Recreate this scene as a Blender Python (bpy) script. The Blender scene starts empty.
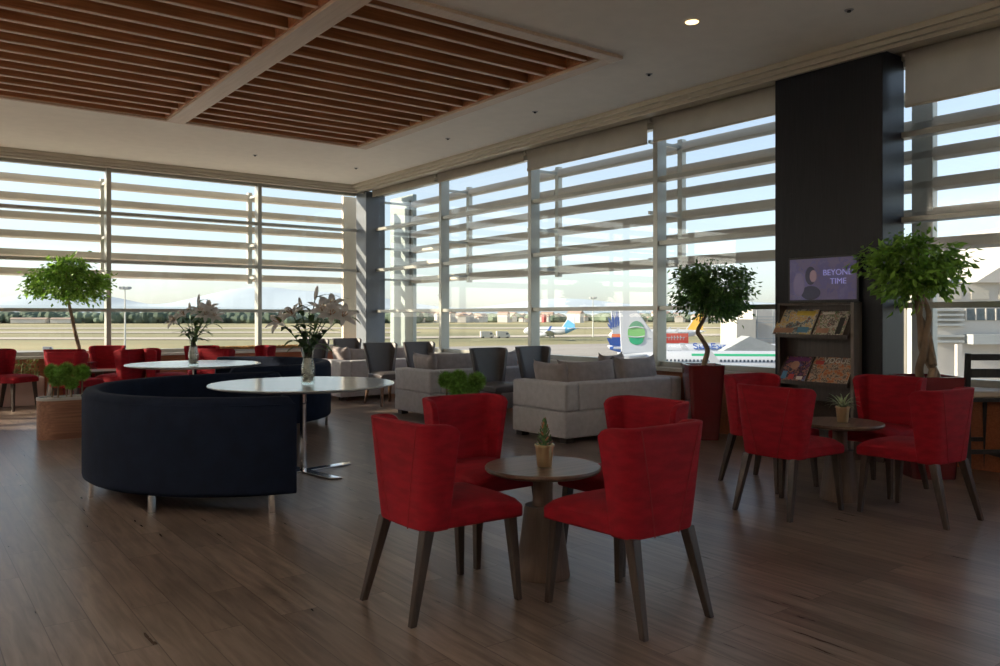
import bpy, bmesh, math, random
from mathutils import Vector, Matrix, noise
R = math.radians
PI = math.pi
random.seed(7)
scene = bpy.context.scene
COL = scene.collection

# ------------------------------------------------------------------ camera frame
EYE = 1.27
F = 805.0
SN, CS = 0.6027, 0.7980
def W(lat, D, z=0.0):
    return Vector((D*SN + lat*CS, D*CS - lat*SN, z))
def P(x, D, z=0.0):
    return W((x-500)/F*D, D, z)

# ------------------------------------------------------------------ materials
MATS = {}
def new_mat(name):
    m = bpy.data.materials.new(name); m.use_nodes = True
    nt = m.node_tree
    for n in list(nt.nodes): nt.nodes.remove(n)
    out = nt.nodes.new('ShaderNodeOutputMaterial')
    MATS[name] = m
    return m, nt, out
def pmat(name, col, rough=0.5, metal=0.0, var=0.12, scale=6.0, bump=0.0, bscale=60.0, sheen=0.0, emis=None, estr=0.0, spec=0.5, coat=0.0, stretch=(1,1,1), trans=0.0, col2=None):
    m, nt, out = new_mat(name)
    N, L = nt.nodes, nt.links
    b = N.new('ShaderNodeBsdfPrincipled'); L.new(b.outputs[0], out.inputs[0])
    tc = N.new('ShaderNodeTexCoord'); mp = N.new('ShaderNodeMapping'); L.new(tc.outputs['Object'], mp.inputs[0])
    mp.inputs['Scale'].default_value = stretch
    nz = N.new('ShaderNodeTexNoise'); nz.inputs['Scale'].default_value = scale; nz.inputs['Detail'].default_value = 5
    L.new(mp.outputs[0], nz.inputs['Vector'])
    cr = N.new('ShaderNodeValToRGB'); L.new(nz.outputs['Fac'], cr.inputs[0])
    c1 = [max(0, c*(1-var)) for c in col]; c2 = list(col2) if col2 else [min(1, c*(1+var)) for c in col]
    cr.color_ramp.elements[0].position = 0.35; cr.color_ramp.elements[1].position = 0.65
    cr.color_ramp.elements[0].color = (*c1, 1); cr.color_ramp.elements[1].color = (*c2, 1)
    L.new(cr.outputs[0], b.inputs['Base Color'])
    b.inputs['Roughness'].default_value = rough; b.inputs['Metallic'].default_value = metal
    b.inputs['Specular IOR Level'].default_value = spec
    b.inputs['Coat Weight'].default_value = coat
    if sheen: 
        b.inputs['Sheen Weight'].default_value = sheen; b.inputs['Sheen Roughness'].default_value = 0.4
        b.inputs['Sheen Tint'].default_value = (*[min(1, c*1.6+0.1) for c in col], 1)
    if bump:
        n2 = N.new('ShaderNodeTexNoise'); n2.inputs['Scale'].default_value = bscale; n2.inputs['Detail'].default_value = 3
        L.new(mp.outputs[0], n2.inputs['Vector'])
        bp = N.new('ShaderNodeBump'); bp.inputs['Strength'].default_value = bump; bp.inputs['Distance'].default_value = 0.01
        L.new(n2.outputs['Fac'], bp.inputs['Height']); L.new(bp.outputs[0], b.inputs['Normal'])
    if emis:
        b.inputs['Emission Color'].default_value = (*emis, 1); b.inputs['Emission Strength'].default_value = estr
    if trans:
        tr = N.new('ShaderNodeBsdfTranslucent'); L.new(cr.outputs[0], tr.inputs[0])
        mx = N.new('ShaderNodeMixShader'); mx.inputs[0].default_value = trans
        L.new(b.outputs[0], mx.inputs[1]); L.new(tr.outputs[0], mx.inputs[2]); L.new(mx.outputs[0], out.inputs[0])
    return m

def glass_mat(name, tint=(1,1,1), refl=1.0, base=0.04):
    m, nt, out = new_mat(name); N, L = nt.nodes, nt.links
    g = N.new('ShaderNodeNewGeometry')
    d = N.new('ShaderNodeVectorMath'); d.operation = 'DOT_PRODUCT'
    L.new(g.outputs['Incoming'], d.inputs[0]); L.new(g.outputs['Normal'], d.inputs[1])
    a = N.new('ShaderNodeMath'); a.operation = 'ABSOLUTE'; L.new(d.outputs['Value'], a.inputs[0])
    s = N.new('ShaderNodeMath'); s.operation = 'SUBTRACT'; s.inputs[0].default_value = 1; L.new(a.outputs[0], s.inputs[1])
    p = N.new('ShaderNodeMath'); p.operation = 'POWER'; p.inputs[1].default_value = 5; L.new(s.outputs[0], p.inputs[0])
    mu = N.new('ShaderNodeMath'); mu.operation = 'MULTIPLY_ADD'; mu.inputs[1].default_value = (1-base)*refl; mu.inputs[2].default_value = base*refl
    L.new(p.outputs[0], mu.inputs[0])
    t = N.new('ShaderNodeBsdfTransparent'); t.inputs[0].default_value = (*tint, 1)
    gl = N.new('ShaderNodeBsdfGlossy'); gl.inputs['Roughness'].default_value = 0.0
    mx = N.new('ShaderNodeMixShader'); L.new(mu.outputs[0], mx.inputs[0]); L.new(t.outputs[0], mx.inputs[1]); L.new(gl.outputs[0], mx.inputs[2])
    L.new(mx.outputs[0], out.inputs[0])
    return m

def floor_mat():
    m, nt, out = new_mat('floor_planks'); N, L = nt.nodes, nt.links
    b = N.new('ShaderNodeBsdfPrincipled'); L.new(b.outputs[0], out.inputs[0])
    tc = N.new('ShaderNodeTexCoord')
    sx = N.new('ShaderNodeSeparateXYZ'); L.new(tc.outputs['Object'], sx.inputs[0])
    cx = N.new('ShaderNodeCombineXYZ'); L.new(sx.outputs['Y'], cx.inputs[0]); L.new(sx.outputs['X'], cx.inputs[1])
    br = N.new('ShaderNodeTexBrick'); L.new(cx.outputs[0], br.inputs['Vector'])
    br.inputs['Scale'].default_value = 1; br.inputs['Brick Width'].default_value = 1.25; br.inputs['Row Height'].default_value = 0.165
    br.inputs['Mortar Size'].default_value = 0.0022; br.inputs['Mortar Smooth'].default_value = 0.3; br.inputs['Bias'].default_value = 0
    br.offset = 0.37; br.offset_frequency = 2
    br.inputs['Color1'].default_value = (0.155, 0.118, 0.096, 1); br.inputs['Color2'].default_value = (0.25, 0.195, 0.162, 1)
    br.inputs['Mortar'].default_value = (0.06, 0.04, 0.03, 1)
    mp = N.new('ShaderNodeMapping'); L.new(cx.outputs[0], mp.inputs[0]); mp.inputs['Scale'].default_value = (1.3, 14, 1)
    # shift the grain from plank to plank
    ad = N.new('ShaderNodeVectorMath'); ad.operation = 'ADD'; L.new(mp.outputs[0], ad.inputs[0])
    sc = N.new('ShaderNodeVectorMath'); sc.operation = 'SCALE'; sc.inputs['Scale'].default_value = 60; L.new(br.outputs['Color'], sc.inputs[0]); L.new(sc.outputs[0], ad.inputs[1])
    nz = N.new('ShaderNodeTexNoise'); nz.inputs['Scale'].default_value = 2.2; nz.inputs['Detail'].default_value = 7; nz.inputs['Distortion'].default_value = 0.6
    L.new(ad.outputs[0], nz.inputs['Vector'])
    cr = N.new('ShaderNodeValToRGB'); L.new(nz.outputs['Fac'], cr.inputs[0])
    cr.color_ramp.elements[0].position = 0.3; cr.color_ramp.elements[0].color = (0.52, 0.49, 0.47, 1)
    cr.color_ramp.elements[1].position = 0.7; cr.color_ramp.elements[1].color = (1.25, 1.22, 1.20, 1)
    mx = N.new('ShaderNodeMix'); mx.data_type = 'RGBA'; mx.blend_type = 'MULTIPLY'; mx.inputs['Factor'].default_value = 1
    L.new(br.outputs['Color'], mx.inputs['A']); L.new(cr.outputs[0], mx.inputs['B']); L.new(mx.outputs['Result'], b.inputs['Base Color'])
    rr = N.new('ShaderNodeMapRange'); rr.inputs['To Min'].default_value = 0.24; rr.inputs['To Max'].default_value = 0.36
    L.new(nz.outputs['Fac'], rr.inputs['Value']); L.new(rr.outputs[0], b.inputs['Roughness'])
    b.inputs['Specular IOR Level'].default_value = 0.6
    bp = N.new('ShaderNodeBump'); bp.inputs['Strength'].default_value = 0.2; bp.inputs['Distance'].default_value = 0.002
    iv = N.new('ShaderNodeMath'); iv.operation = 'SUBTRACT'; iv.inputs[0].default_value = 1; L.new(br.outputs['Fac'], iv.inputs[1])
    ml = N.new('ShaderNodeMath'); ml.operation = 'MULTIPLY_ADD'; ml.inputs[1].default_value = 0.012; L.new(nz.outputs['Fac'], ml.inputs[0]); L.new(iv.outputs[0], ml.inputs[2])
    L.new(ml.outputs[0], bp.inputs['Height']); L.new(bp.outputs[0], b.inputs['Normal'])
    return m

def wood_mat(name, c1, c2, axis='X', rough=0.4, scale=3.0, spec=0.5, freq=22):
    m, nt, out = new_mat(name); N, L = nt.nodes, nt.links
    b = N.new('ShaderNodeBsdfPrincipled'); L.new(b.outputs[0], out.inputs[0])
    tc = N.new('ShaderNodeTexCoord'); mp = N.new('ShaderNodeMapping'); L.new(tc.outputs['Object'], mp.inputs[0])
    s = [freq, freq, freq]; s['XYZ'.index(axis)] = 1.0
    mp.inputs['Scale'].default_value = s
    nz = N.new('ShaderNodeTexNoise'); nz.inputs['Scale'].default_value = scale; nz.inputs['Detail'].default_value = 6; nz.inputs['Distortion'].default_value = 0.4
    L.new(mp.outputs[0], nz.inputs['Vector'])
    cr = N.new('ShaderNodeValToRGB'); L.new(nz.outputs['Fac'], cr.inputs[0])
    cr.color_ramp.elements[0].position = 0.32; cr.color_ramp.elements[1].position = 0.68
    cr.color_ramp.elements[0].color = (*c1, 1); cr.color_ramp.elements[1].color = (*c2, 1)
    L.new(cr.outputs[0], b.inputs['Base Color']); b.inputs['Roughness'].default_value = rough
    b.inputs['Specular IOR Level'].default_value = spec
    bp = N.new('ShaderNodeBump'); bp.inputs['Strength'].default_value = 0.06; bp.inputs['Distance'].default_value = 0.002
    L.new(nz.outputs['Fac'], bp.inputs['Height']); L.new(bp.outputs[0], b.inputs['Normal'])
    return m

def cover_mat(name, pal, scale=9, seed=0.0, emis=0.0):
    """printed page: patches of flat print colours"""
    m, nt, out = new_mat(name); N, L = nt.nodes, nt.links
    b = N.new('ShaderNodeBsdfPrincipled'); L.new(b.outputs[0], out.inputs[0])
    tc = N.new('ShaderNodeTexCoord'); mp = N.new('ShaderNodeMapping'); L.new(tc.outputs['Object'], mp.inputs[0])
    mp.inputs['Location'].default_value = (seed, seed*1.7, seed*0.3)
    nz = N.new('ShaderNodeTexNoise'); nz.inputs['Scale'].default_value = scale; nz.inputs['Detail'].default_value = 6; nz.inputs['Roughness'].default_value = 0.7
    L.new(mp.outputs[0], nz.inputs['Vector'])
    cr = N.new('ShaderNodeValToRGB'); cr.color_ramp.interpolation = 'CONSTANT'; L.new(nz.outputs['Fac'], cr.inputs[0])
    e = cr.color_ramp.elements
    n = len(pal)
    while len(e) < n: e.new(0.5)
    for i, c in enumerate(pal):
        e[i].position = 0 if i == 0 else 0.36 + 0.28*(i-1)/max(1, n-2)
        e[i].color = (*c, 1)
    L.new(cr.outputs[0], b.inputs['Base Color']); b.inputs['Roughness'].default_value = 0.35
    if emis:
        L.new(cr.outputs[0], b.inputs['Emission Color']); b.inputs['Emission Strength'].default_value = emis
    return m

M = {}
M['floor'] = floor_mat()
M['ceiling'] = pmat('ceiling_paint', (0.86, 0.80, 0.71), 0.8, var=0.02)
M['fascia'] = pmat('fascia_metal', (0.52, 0.47, 0.38), 0.35, var=0.03, metal=0.3)
M['wall'] = pmat('wall_paint', (0.6, 0.57, 0.52), 0.8, var=0.02)
M['frame'] = pmat('window_aluminium', (0.42, 0.42, 0.38), 0.32, metal=0.35, var=0.04)
M['column'] = pmat('column_panel', (0.15, 0.165, 0.185), 0.45, metal=0.2, var=0.03)
M['parapet'] = wood_mat('parapet_wood', (0.32, 0.095, 0.04), (0.44, 0.15, 0.065), 'X', 0.4)
M['sill'] = pmat('sill_stone', (0.62, 0.60, 0.55), 0.3, var=0.05)
M['glass'] = glass_mat('window_glass', (0.985, 1.0, 0.99), 1.0, 0.035)
M['slat'] = wood_mat('slat_wood', (0.36, 0.135, 0.05), (0.54, 0.23, 0.09), 'X', 0.45, 2.0)
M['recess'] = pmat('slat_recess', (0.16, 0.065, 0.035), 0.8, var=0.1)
M['slatframe'] = wood_mat('pale_wood', (0.58, 0.43, 0.31), (0.66, 0.51, 0.38), 'Y', 0.5, 2.0)
M['pillar'] = wood_mat('dark_veneer', (0.005, 0.006, 0.010), (0.012, 0.013, 0.019), 'Z', 0.36, 3.0, 0.25, 40)
M['fin'] = pmat('fin_paint', (0.60, 0.54, 0.45), 0.5, var=0.03)
M['finpost'] = pmat('fin_post', (0.55, 0.55, 0.50), 0.45, metal=0.3, var=0.03)
M['red'] = pmat('red_velvet', (0.25, 0.004, 0.012), 0.8, spec=0.25, var=0.16, scale=14, bump=0.25, bscale=180, sheen=0.07, stretch=(0.6, 1, 2.2))
M['redseam'] = pmat('red_seam', (0.25, 0.008, 0.012), 0.8, var=0.1)
M['legwood'] = wood_mat('leg_wood', (0.028, 0.018, 0.014), (0.055, 0.036, 0.027), 'Z', 0.4, 3)
M['grey_leather'] = pmat('grey_leather', (0.085, 0.075, 0.076), 0.42, var=0.08, bump=0.1, bscale=90)
M['oakleg'] = wood_mat('oak_leg', (0.14, 0.075, 0.045), (0.22, 0.12, 0.07), 'Z', 0.45, 3)
M['navy'] = pmat('navy_fabric', (0.006, 0.011, 0.027), 0.9, var=0.18, scale=9, bump=0.2, bscale=250, spec=0.2)
M['chrome'] = pmat('chrome', (0.75, 0.75, 0.76), 0.12, metal=1.0, var=0.02)
M['whitetop'] = pmat('white_laminate', (0.42, 0.43, 0.42), 0.16, var=0.01, spec=0.4)
M['darktop'] = wood_mat('dark_table_top', (0.12, 0.075, 0.052), (0.19, 0.125, 0.09), 'X', 0.38, 2.5, 0.3)
M['tablebase'] = wood_mat('dark_table_base', (0.095, 0.058, 0.040), (0.14, 0.09, 0.062), 'Z', 0.4, 2.5)
M['sofa'] = pmat('grey_sofa_fabric', (0.50, 0.49, 0.51), 0.85, var=0.07, scale=20, bump=0.3, bscale=260, sheen=0.1)
M['cushion'] = pmat('taupe_cushion_fabric', (0.30, 0.26, 0.255), 0.8, var=0.1, scale=12, bump=0.3, bscale=200, sheen=0.2)
M['block'] = pmat('dark_foot', (0.05, 0.033, 0.025), 0.5)
M['planter'] = wood_mat('planter_wood', (0.19, 0.085, 0.05), (0.32, 0.16, 0.10), 'X', 0.45, 2.5)
M['rim'] = pmat('planter_rim', (0.42, 0.41, 0.40), 0.4, metal=0.3, var=0.05)
M['gravel'] = pmat('gravel', (0.42, 0.38, 0.33), 0.9, var=0.35, scale=90, bump=0.8, bscale=120)
M['grassball'] = pmat('clipped_green', (0.22, 0.50, 0.07), 0.6, var=0.4, scale=30, trans=0.4, col2=(0.38, 0.68, 0.14))
M['leaf'] = pmat('ficus_leaf', (0.11, 0.22, 0.07), 0.4, var=0.35, scale=9, trans=0.4, col2=(0.15, 0.32, 0.07))
M['leaf_light'] = pmat('ficus_leaf_light', (0.13, 0.30, 0.04), 0.4, var=0.35, scale=9, trans=0.5, col2=(0.32, 0.55, 0.08))
M['bark'] = pmat('bark', (0.24, 0.17, 0.11), 0.85, var=0.35, scale=14, bump=0.6, bscale=50, stretch=(1, 1, 0.3))
M['redpot'] = pmat('red_lacquer', (0.13, 0.008, 0.012), 0.22, var=0.05, coat=0.4)
M['soil'] = pmat('soil', (0.05, 0.035, 0.025), 0.95, var=0.4, scale=60, bump=0.8)
M['gold'] = pmat('gold', (0.88, 0.72, 0.42), 0.3, metal=1.0, var=0.08)
M['succ'] = pmat('succulent', (0.06, 0.15, 0.05), 0.5, var=0.3, scale=30, col2=(0.13, 0.26, 0.08))
M['succtip'] = pmat('succulent_tip', (0.42, 0.16, 0.07), 0.5, var=0.3, scale=30)
M['spider'] = pmat('spider_leaf', (0.20, 0.30, 0.14), 0.5, var=0.3, scale=30, col2=(0.36, 0.46, 0.26))
M['lilyleaf'] = pmat('lily_leaf', (0.09, 0.19, 0.06), 0.45, var=0.25, scale=20, trans=0.4)
M['lily'] = pmat('lily_petal', (0.84, 0.82, 0.80), 0.6, var=0.05, scale=20, trans=0.6)
M['stamen'] = pmat('stamen', (0.40, 0.18, 0.05), 0.6)
M['vaseglass'] = glass_mat('vase_glass', (0.93, 0.96, 0.95), 1.0, 0.06)
M['pebble'] = pmat('pebble', (0.62, 0.58, 0.52), 0.6, var=0.3, scale=30)
M['moss'] = pmat('moss', (0.06, 0.06, 0.03), 0.9, var=0.4, scale=50)
M['rack'] = wood_mat('rack_veneer', (0.030, 0.020, 0.016), (0.055, 0.038, 0.030), 'Z', 0.4, 3)
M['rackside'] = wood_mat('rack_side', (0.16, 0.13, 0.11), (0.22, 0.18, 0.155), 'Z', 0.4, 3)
M['blackplastic'] = pmat('black_plastic', (0.012, 0.012, 0.014), 0.3, var=0.05)
M['blackwood'] = wood_mat('black_wood', (0.010, 0.010, 0.011), (0.020, 0.019, 0.020), 'Z', 0.35, 3)
M['paper'] = pmat('paper', (0.65, 0.62, 0.56), 0.7, var=0.08)
M['blind'] = pmat('blind_fabric', (0.62, 0.57, 0.50), 0.85, var=0.03, trans=0.62)
M['lamp'] = pmat('lamp_glow', (0.9, 0.7, 0.4), 0.5, emis=(1.0, 0.70, 0.34), estr=3.2)
M['black'] = pmat('black_hole', (0.01, 0.01, 0.01), 0.6)
M['cream'] = pmat('cream_seat', (0.55, 0.47, 0.37), 0.6, var=0.06)
M['pink'] = pmat('pale_trough', (0.60, 0.46, 0.42), 0.6, var=0.06)
M['shrub'] = pmat('shrub_leaf', (0.13, 0.19, 0.04), 0.6, var=0.4, scale=12, trans=0.3, col2=(0.36, 0.38, 0.12))
M['barkchip'] = pmat('bark_chip', (0.42, 0.24, 0.09), 0.9, var=0.5, scale=60, bump=0.8)
# outside
M['w_plane'] = pmat('aircraft_white', (0.47, 0.50, 0.55), 0.4, var=0.02, scale=0.5)
M['w_green'] = pmat('aircraft_green', (0.03, 0.33, 0.17), 0.4, var=0.03)
M['w_dgreen'] = pmat('aircraft_dark_green', (0.09, 0.27, 0.17), 0.4, var=0.03)
M['w_lgreen'] = pmat('aircraft_leaf_green', (0.16, 0.42, 0.14), 0.4, var=0.03)
M['w_blue'] = pmat('aircraft_blue', (0.03, 0.09, 0.34), 0.4, var=0.03)
M['w_sky'] = pmat('aircraft_sky_blue', (0.08, 0.33, 0.62), 0.4, var=0.03)
M['w_orange'] = pmat('aircraft_orange', (0.75, 0.18, 0.07), 0.4, var=0.03)
M['w_yellow'] = pmat('aircraft_yellow', (0.85, 0.50, 0.08), 0.4, var=0.03)
M['w_dark'] = pmat('aircraft_window', (0.05, 0.07, 0.10), 0.2)
M['sign_red'] = pmat('sign_red', (0.62, 0.07, 0.05), 0.5, var=0.03)
M['conc'] = pmat('terminal_cladding', (0.50, 0.47, 0.41), 0.7, var=0.04, scale=0.4)
M['conc_w'] = pmat('terminal_white', (0.50, 0.475, 0.44), 0.7, var=0.04, scale=0.4)
M['conc_g'] = pmat('terminal_grey', (0.36, 0.38, 0.38), 0.6, var=0.06, scale=0.4)
M['tglass'] = pmat('terminal_window', (0.10, 0.13, 0.15), 0.15)
M['tarmac'] = pmat('tarmac', (0.32, 0.295, 0.265), 0.85, var=0.10, scale=0.02, stretch=(1, 3, 1))
M['field'] = pmat('dry_grass', (0.20, 0.20, 0.095), 0.95, var=0.18, scale=0.004, col2=(0.36, 0.31, 0.16))
M['concrete_strip'] = pmat('runway_concrete', (0.44, 0.39, 0.32), 0.9, var=0.08, scale=0.01)
M['forest'] = pmat('forest', (0.085, 0.125, 0.085), 0.95, var=0.3, scale=0.01, col2=(0.15, 0.20, 0.14))
M['hill'] = pmat('far_hill_hazed', (0.44, 0.52, 0.58), 0.95, var=0.05, scale=0.0005)  # distance haze painted into the pale blue-grey base colour
M['hill2'] = pmat('near_hill_hazed', (0.33, 0.41, 0.46), 0.95, var=0.05, scale=0.0005)  # haze in the base colour here too, a little darker
M['roof'] = pmat('roof_tile', (0.36, 0.27, 0.22), 0.8, var=0.2, scale=0.05)
M['house'] = pmat('house_wall', (0.55, 0.52, 0.48), 0.8, var=0.1, scale=0.05)
M['redtent'] = pmat('red_paint', (0.50, 0.05, 0.06), 0.6)

# ------------------------------------------------------------------ mesh builder
class MB:
    def __init__(s): s.v = []; s.f = []; s.mi = []; s.cur = 0
    def add(s, vs, fs, mat=None):
        o = len(s.v)
        for p in vs:
            p = Vector(p)
            s.v.append(tuple(mat @ p) if mat is not None else tuple(p))
        for f in fs: s.f.append(tuple(i+o for i in f)); s.mi.append(s.cur)
        return s
    def box(s, a, b, mat=None):
        x0, y0, z0 = a; x1, y1, z1 = b
        vs = [(x0,y0,z0),(x1,y0,z0),(x1,y1,z0),(x0,y1,z0),(x0,y0,z1),(x1,y0,z1),(x1,y1,z1),(x0,y1,z1)]
        return s.add(vs, [(3,2,1,0),(4,5,6,7),(0,1,5,4),(1,2,6,5),(2,3,7,6),(3,0,4,7)], mat)
    def frustum(s, c0, w0, d0, c1, w1, d1):
        """square section between two centres"""
        vs = []
        for c, w, d in ((c0,w0,d0),(c1,w1,d1)):
            for sx, sy in ((-1,-1),(1,-1),(1,1),(-1,1)): vs.append((c[0]+sx*w/2, c[1]+sy*d/2, c[2]))
        return s.add(vs, [(3,2,1,0),(4,5,6,7),(0,1,5,4),(1,2,6,5),(2,3,7,6),(3,0,4,7)])
    def rings(s, rings, closed=True, caps=True, mat=None):
        n = len(rings[0]); vs = [p for r in rings for p in r]; fs = []
        for i in range(len(rings)-1):
            for j in range(n if closed else n-1):
                k = (j+1) % n
                fs.append((i*n+j, i*n+k, (i+1)*n+k, (i+1)*n+j))
        if caps and closed:
            fs.append(tuple(reversed(range(n)))); fs.append(tuple((len(rings)-1)*n+j for j in range(n)))
        return s.add(vs, fs, mat)
    def lathe(s, prof, n=32, c=(0,0,0), mat=None):
        rs = []
        for r, z in prof: rs.append([(c[0]+max(r,1e-4)*math.cos(2*PI*j/n), c[1]+max(r,1e-4)*math.sin(2*PI*j/n), c[2]+z) for j in range(n)])
        return s.rings(rs, mat=mat)
    def tube(s, pts, rad, n=8):
        pts = [Vector(p) for p in pts]; rs = []
        if not hasattr(rad, '__len__'): rad = [rad]*len(pts)
        up = Vector((0.13, 0.31, 0.94)).normalized()
        for i, p in enumerate(pts):
            d = (pts[min(i+1, len(pts)-1)] - pts[max(i-1, 0)])
            d = d.normalized() if d.length > 1e-9 else Vector((0,0,1))
            a = d.cross(up)
            if a.length < 0.05: a = d.cross(Vector((1,0,0)))
            a.normalize(); b = d.cross(a).normalized(); up = b.cross(d) if False else up
            rs.append([tuple(p + rad[i]*(math.cos(2*PI*j/n)*a + math.sin(2*PI*j/n)*b)) for j in range(n)])
        return s.rings(rs)
    def prism(s, poly, z0, z1, mat=None):
        n = len(poly)
        vs = [(x,y,z0) for x,y in poly] + [(x,y,z1) for x,y in poly]
        fs = [tuple(reversed(range(n))), tuple(range(n, 2*n))] + [(j, (j+1)%n, n+(j+1)%n, n+j) for j in range(n)]
        return s.add(vs, fs, mat)
    def sphere(s, c, r, nu=12, nv=8, sc=(1,1,1), mat=None):
        rs = []
        for i in range(nv+1):
            t = PI*i/nv; rr = max(math.sin(t), 1e-3)
            rs.append([(c[0]+r*sc[0]*rr*math.cos(2*PI*j/nu), c[1]+r*sc[1]*rr*math.sin(2*PI*j/nu), c[2]-r*sc[2]*math.cos(t)) for j in range(nu)])
        return s.rings(rs, mat=mat)
    def grid(s, fn, nu, nv, mat=None):
        vs = [fn(i/nu, j/nv) for j in range(nv+1) for i in range(nu+1)]
        fs = [(j*(nu+1)+i, j*(nu+1)+i+1, (j+1)*(nu+1)+i+1, (j+1)*(nu+1)+i) for j in range(nv) for i in range(nu)]
        return s.add(vs, fs, mat)
    def obj(s, name, mats, parent=None, smooth=True, bevel=0.0, seg=2, sub=0, angle=38, recalc=True):
        me = bpy.data.meshes.new(name); me.from_pydata(s.v, [], s.f); 
        if not isinstance(mats, (list, tuple)): mats = [mats]
        for m in mats: me.materials.append(m)
        if len(mats) > 1:
            for p, k in zip(me.polygons, s.mi): p.material_index = k
        me.validate(clean_customdata=False)
        if recalc:
            bm = bmesh.new(); bm.from_mesh(me); bmesh.ops.recalc_face_normals(bm, faces=bm.faces); bm.to_mesh(me); bm.free()
        if smooth:
            for p in me.polygons: p.use_smooth = True
            me.set_sharp_from_angle(angle=R(angle))
        o = bpy.data.objects.new(name, me); COL.objects.link(o)
        if parent is not None: o.parent = parent
        if bevel:
            m = o.modifiers.new('bevel', 'BEVEL'); m.width = bevel; m.segments = seg; m.limit_method = 'ANGLE'; m.angle_limit = R(40)
            m.harden_normals = False
        if sub:
            m = o.modifiers.new('sub', 'SUBSURF'); m.levels = sub; m.render_levels = sub
        return o

def rbox(a, b):
    return MB().box(a, b)

def tag(o, label, cat, group=None, kind=None):
    if label: o['label'] = label
    if cat: o['category'] = cat
    if group: o['group'] = group
    if kind: o['kind'] = kind
    return o
def thing(name, label, cat, loc=(0,0,0), rz=0, group=None):
    o = bpy.data.objects.new(name, None); COL.objects.link(o); o.empty_display_size = 0.1
    o.location = loc; o.rotation_euler = (0, 0, rz)
    return tag(o, label, cat, group)
def struct(o): o['kind'] = 'structure'; return o
def copy_tree(o, parent=None):
    c = o.copy(); COL.objects.link(c)
    if parent is not None: c.parent = parent
    for ch in list(o.children): copy_tree(ch, c)
    return c
def dup(root, loc, rz, label, group=None, scale=None):
    kids = list(root.children)
    c = root.copy(); COL.objects.link(c)
    for ch in kids: copy_tree(ch, c)
    c.location = loc; c.rotation_euler = (0, 0, rz)
    if scale: c.scale = scale
    c['label'] = label
    if group: c['group'] = group
    elif 'group' in c: del c['group']
    return c

# ================================================================== ROOM
XR, YF = 7.3, 13.85          # glass planes
struct(MB().box((-4.2, -5.2, -0.12), (XR+0.12, YF+0.12, 0)).obj('floor', M['floor'], smooth=False))
# ceiling with a rectangular opening for the slatted panels
OX0, OX1, OY0, OY1, CZ = 0.02, 5.42, 5.28, 10.36, 3.69
c = MB()
c.box((-4.2, -5.2, CZ), (OX0, YF-0.42, CZ+0.1)); c.box((OX1, -5.2, CZ), (6.74, YF-0.42, CZ+0.1))
c.box((OX0, -5.2, CZ), (OX1, OY0, CZ+0.1)); c.box((OX0, OY1, CZ), (OX1, YF-0.42, CZ+0.1))
struct(c.obj('ceiling', M['ceiling'], smooth=False))
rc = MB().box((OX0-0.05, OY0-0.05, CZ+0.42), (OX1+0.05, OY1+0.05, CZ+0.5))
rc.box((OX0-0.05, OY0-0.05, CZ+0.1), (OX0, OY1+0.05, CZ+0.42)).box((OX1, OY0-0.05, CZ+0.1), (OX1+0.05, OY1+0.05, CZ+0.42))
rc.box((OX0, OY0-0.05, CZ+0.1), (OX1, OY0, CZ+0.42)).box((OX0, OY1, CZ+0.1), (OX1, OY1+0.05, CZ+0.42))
t1 = MB()
t1.box((OX0, OY0, CZ-0.03), (OX1, OY0+0.14, CZ+0.16)).box((OX0, OY1-0.05, CZ-0.03), (OX1, OY1, CZ+0.16))
t1.box((OX0, OY0+0.14, CZ-0.03), (OX0+0.24, OY1-0.05, CZ+0.16)).box((OX1-0.15, OY0+0.14, CZ-0.03), (OX1, OY1-0.05, CZ+0.16))
t1.box((2.68, OY0+0.14, CZ-0.03), (2.90, OY1-0.05, CZ+0.16))
fr = t1.obj('trim_1', M['slatframe'], smooth=False, bevel=0.004)
struct(fr); fr['label'] = 'pale timber frame around the slatted wood ceiling panels'
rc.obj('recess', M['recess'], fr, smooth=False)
for (a, b, nm) in ((OX0+0.24, 2.68, 'slats'), (2.90, OX1-0.15, 'slats')):
    s = MB()
    # inner wooden lining of the recess
    s.box((a, OY0+0.14, CZ), (a+0.02, OY1-0.05, CZ+0.4)).box((b-0.02, OY0+0.14, CZ), (b, OY1-0.05, CZ+0.4))
    s.box((a, OY1-0.07, CZ), (b, OY1-0.05, CZ+0.4))
    y = OY1 - 0.05 - 0.25; e = MB()
    while y > OY0 + 0.2:
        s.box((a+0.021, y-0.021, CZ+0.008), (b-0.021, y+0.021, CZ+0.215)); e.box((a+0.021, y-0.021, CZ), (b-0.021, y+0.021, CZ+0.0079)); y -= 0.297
    so = s.obj(nm, M['slat'], fr, smooth=False, bevel=0.003); e.obj('slat_lit_edge', M['slatframe'], so, smooth=False)  # pale strips paint the floor's bounce light onto the slat bottoms
# fascia / blind pocket
f = MB()
f.box((6.74, -5.2, CZ-0.05), (6.79, YF-0.42, CZ+0.1)).box((6.79, -5.2, CZ-0.09), (6.84, YF-0.42, CZ+0.1)).box((6.84, -5.2, 3.57), (6.89, YF-0.42, CZ+0.1))
f.box((6.89, -5.2, 3.60), (7.05, YF-0.42, 3.66)).box((7.05, -5.2, 3.60), (7.10, YF-0.2, 3.8)).box((7.10, -5.2, 3.74), (7.45, YF+0.1, 3.8)).box((7.22, -5.2, 3.56), (7.45, 13.4, 3.735))
struct(f.obj('trim_2', M['fascia'], smooth=False, bevel=0.006))
f = MB()
f.box((-4.2, YF-0.42, CZ-0.05), (7.1, YF-0.37, CZ+0.1)).box((-4.2, YF-0.37, CZ-0.09), (7.1, YF-0.32, CZ+0.1)).box((-4.2, YF-0.32, 3.57), (7.1, YF-0.27, CZ+0.1))
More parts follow.
